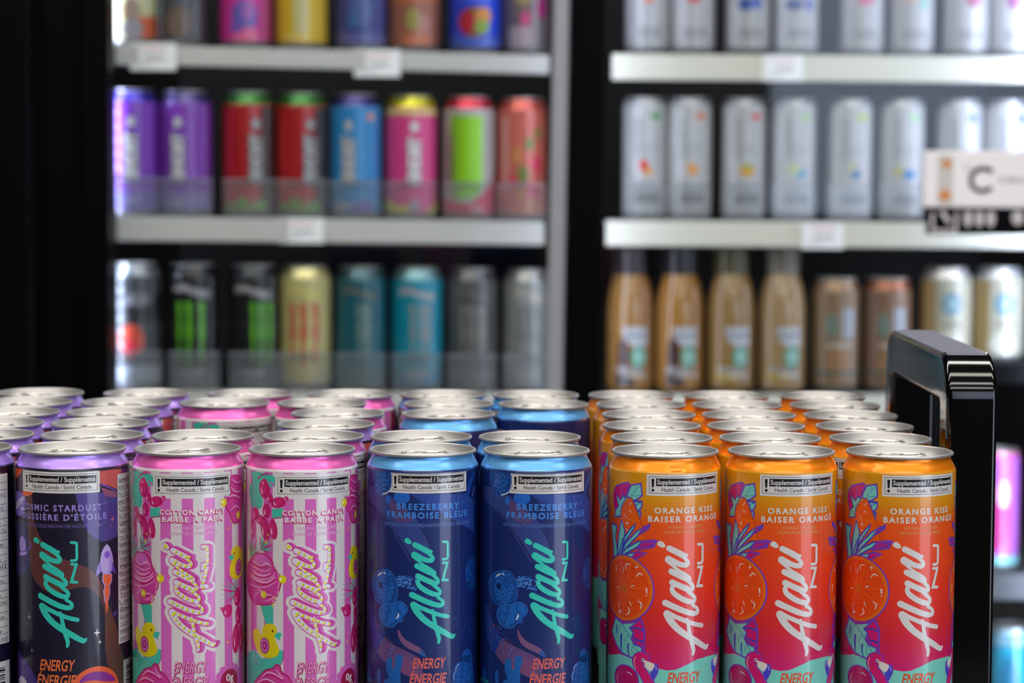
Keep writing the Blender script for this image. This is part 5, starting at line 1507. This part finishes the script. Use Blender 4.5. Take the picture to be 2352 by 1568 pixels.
# shelf sign on the right-hand door
ys = YD - 0.012
sa = at(2120, 476, ys); sb = at(2460, 348, ys); sc_ = at(2128, 538, ys)
root = empty('door_sign', ((sa.x + sb.x) / 2, ys, sc_.z))
tag(root, 'white sign with degree C mark over a black strip, at the right edge', 'sign')
mb = MB(); mb.box((sa.x, ys, sa.z), (sb.x, ys + 0.008, sb.z), SIGN_W); ck(mb, 'board', 0.002, root)
mb = MB(); mb.box((sc_.x, ys + 0.001, sc_.z), (sb.x, ys + 0.008, sa.z - 0.0005), BLACK_MATT); ck(mb, 'icon_strip', 0.001, root)
def flat(o_root, name, tris_uv, m, y):
    mb = MB()
    for t in tris_uv: mb.face([(p[0], y, p[1]) for p in t], m)
    return ck(mb, name, root=o_root)
def FA(): return Art(1.0)
def pxs(px, py):
    q = at(px, py, ys); return (q.x, q.z)
DK = mat('sign_dark_print', (52, 58, 56), 0.5); GY = mat('sign_grey_print', (168, 164, 166), 0.5); OR = mat('sign_orange_print', (206, 130, 60), 0.5); LT = mat('sign_light_print', (196, 188, 190), 0.5); SLV = mat('sign_can_print', (200, 196, 190), 0.5)
k = 1 / FPX * ys
A = FA()
pts = [(2276, 392), (2266, 388), (2250, 388), (2236, 396), (2230, 412), (2234, 428), (2248, 438), (2262, 438), (2274, 433)]
A.stroke([pxs(*p) + (11 * k,) for p in pts], 0, 0)
for p in pts: A.ell(pxs(*p), 5.5 * k, 5.5 * k, 0, 0, n=10)
flat(root, 'lettering', [t[0] for t in A.tris], DK, ys - 0.0006)
A = FA(); c = pxs(2222, 386)
A.stroke([(c[0] + 4 * k * math.cos(a), c[1] + 4 * k * math.sin(a), 2.5 * k) for a in [i * math.pi / 5 for i in range(11)]], 0, 0, n=0)
q = pxs(2292, 418); A.text('CELSIUS', q, (q[0] + 120 * k, q[1]), 11 * k, 0, 0)
flat(root, 'lettering', [t[0] for t in A.tris], GY, ys - 0.0006)
A = FA()
a_, b_ = pxs(2152, 470), pxs(2190, 356); A.rect(a_[0], a_[1], b_[0], b_[1], 0, 0)
flat(root, 'can_picture', [t[0] for t in A.tris], SLV, ys - 0.0003)
A = FA(); A.ell(pxs(2174, 376), 10 * k, 11 * k, 0, 0); A.ell(pxs(2170, 448), 13 * k, 13 * k, 0, 0)
flat(root, 'can_picture', [t[0] for t in A.tris], OR, ys - 0.0008)
A = FA()
for x in (2224, 2250, 2276): A.ell(pxs(x, 502), 10 * k, 19 * k, 0, 0)
A.stroke([pxs(2142, 488) + (7 * k,), pxs(2142, 530) + (7 * k,), pxs(2195, 530) + (7 * k,), pxs(2198, 488) + (7 * k,)], 0, 0, n=0)
A.stroke([pxs(2162, 484) + (10 * k,), pxs(2182, 512) + (10 * k,)], 0, 0, n=0)
A.ell(pxs(2338, 500), 14 * k, 16 * k, 0, 0)
flat(root, 'icon_print', [t[0] for t in A.tris], LT, ys + 0.0004)

# clear plastic stops standing in front of the cans
def clear_mat():
    m = bpy.data.materials.new('clear_plastic')
    m.use_nodes = True
    nt = m.node_tree; nt.nodes.clear()
    out = nt.nodes.new('ShaderNodeOutputMaterial')
    m1 = nt.nodes.new('ShaderNodeMixShader'); m2 = nt.nodes.new('ShaderNodeMixShader')
    tr = nt.nodes.new('ShaderNodeBsdfTransparent'); df = nt.nodes.new('ShaderNodeBsdfDiffuse'); gl = nt.nodes.new('ShaderNodeBsdfGlossy')
    df.inputs[0].default_value = (0.5, 0.52, 0.55, 1); gl.inputs['Roughness'].default_value = 0.12
    m1.inputs[0].default_value = 0.1; m2.inputs[0].default_value = 0.07
    nt.links.new(tr.outputs[0], m1.inputs[1]); nt.links.new(df.outputs[0], m1.inputs[2])
    nt.links.new(m1.outputs[0], m2.inputs[1]); nt.links.new(gl.outputs[0], m2.inputs[2])
    nt.links.new(m2.outputs[0], out.inputs[0])
    return m
CLEAR = clear_mat()
def stop(key, px, words, half=0.032, h=0.046):
    P = on_shelf(key, px, 0.0085)
    root = empty('shelf_stop', P)
    tag(root, 'clear plastic stop in front of the ' + words, 'shelf stop', 'clear plastic shelf stops')
    mb = MB(); mb.box((-half, 0, 0.0002), (half, 0.0016, h), CLEAR); mb.build('panel', root, bevel=0.0004)
    mb = MB(); mb.box((-half, -0.0006, h), (half, 0.0022, h + 0.002), mat('stop_edge', (150, 152, 158), 0.2, coat=0.5)); mb.build('top_edge', root)
for px, wd in ((305, 'half-hidden purple can, middle shelf'), (428, 'fully seen purple can'), (572, 'left red can'), (694, 'right red can'), (817, 'bright blue can'), (943, 'hot pink can'), (1075, 'lime green panel can'), (1197, 'salmon can')):
    stop('L2', px, wd)
for px, wd in ((312, 'silver and black fruit can'), (446, 'left green-claw can'), (585, 'right green-claw can'), (702, 'cream can with red claws'), (828, 'dark teal can'), (957, 'bright teal can'), (1083, 'dark grey can'), (1212, 'silvery can by the stile')):
    stop('L3', px, wd)
for px, wd in ((1480, 'white can with red fruit wedge'), (1582, 'white can with orange slice'), (1707, 'white can with round orange fruit'), (1821, 'white can with light blue fruit'), (1950, 'white can with deep blue fruit'), (2068, 'white can with wide blue fruit')):
    stop('R2', px, wd, half=0.027)
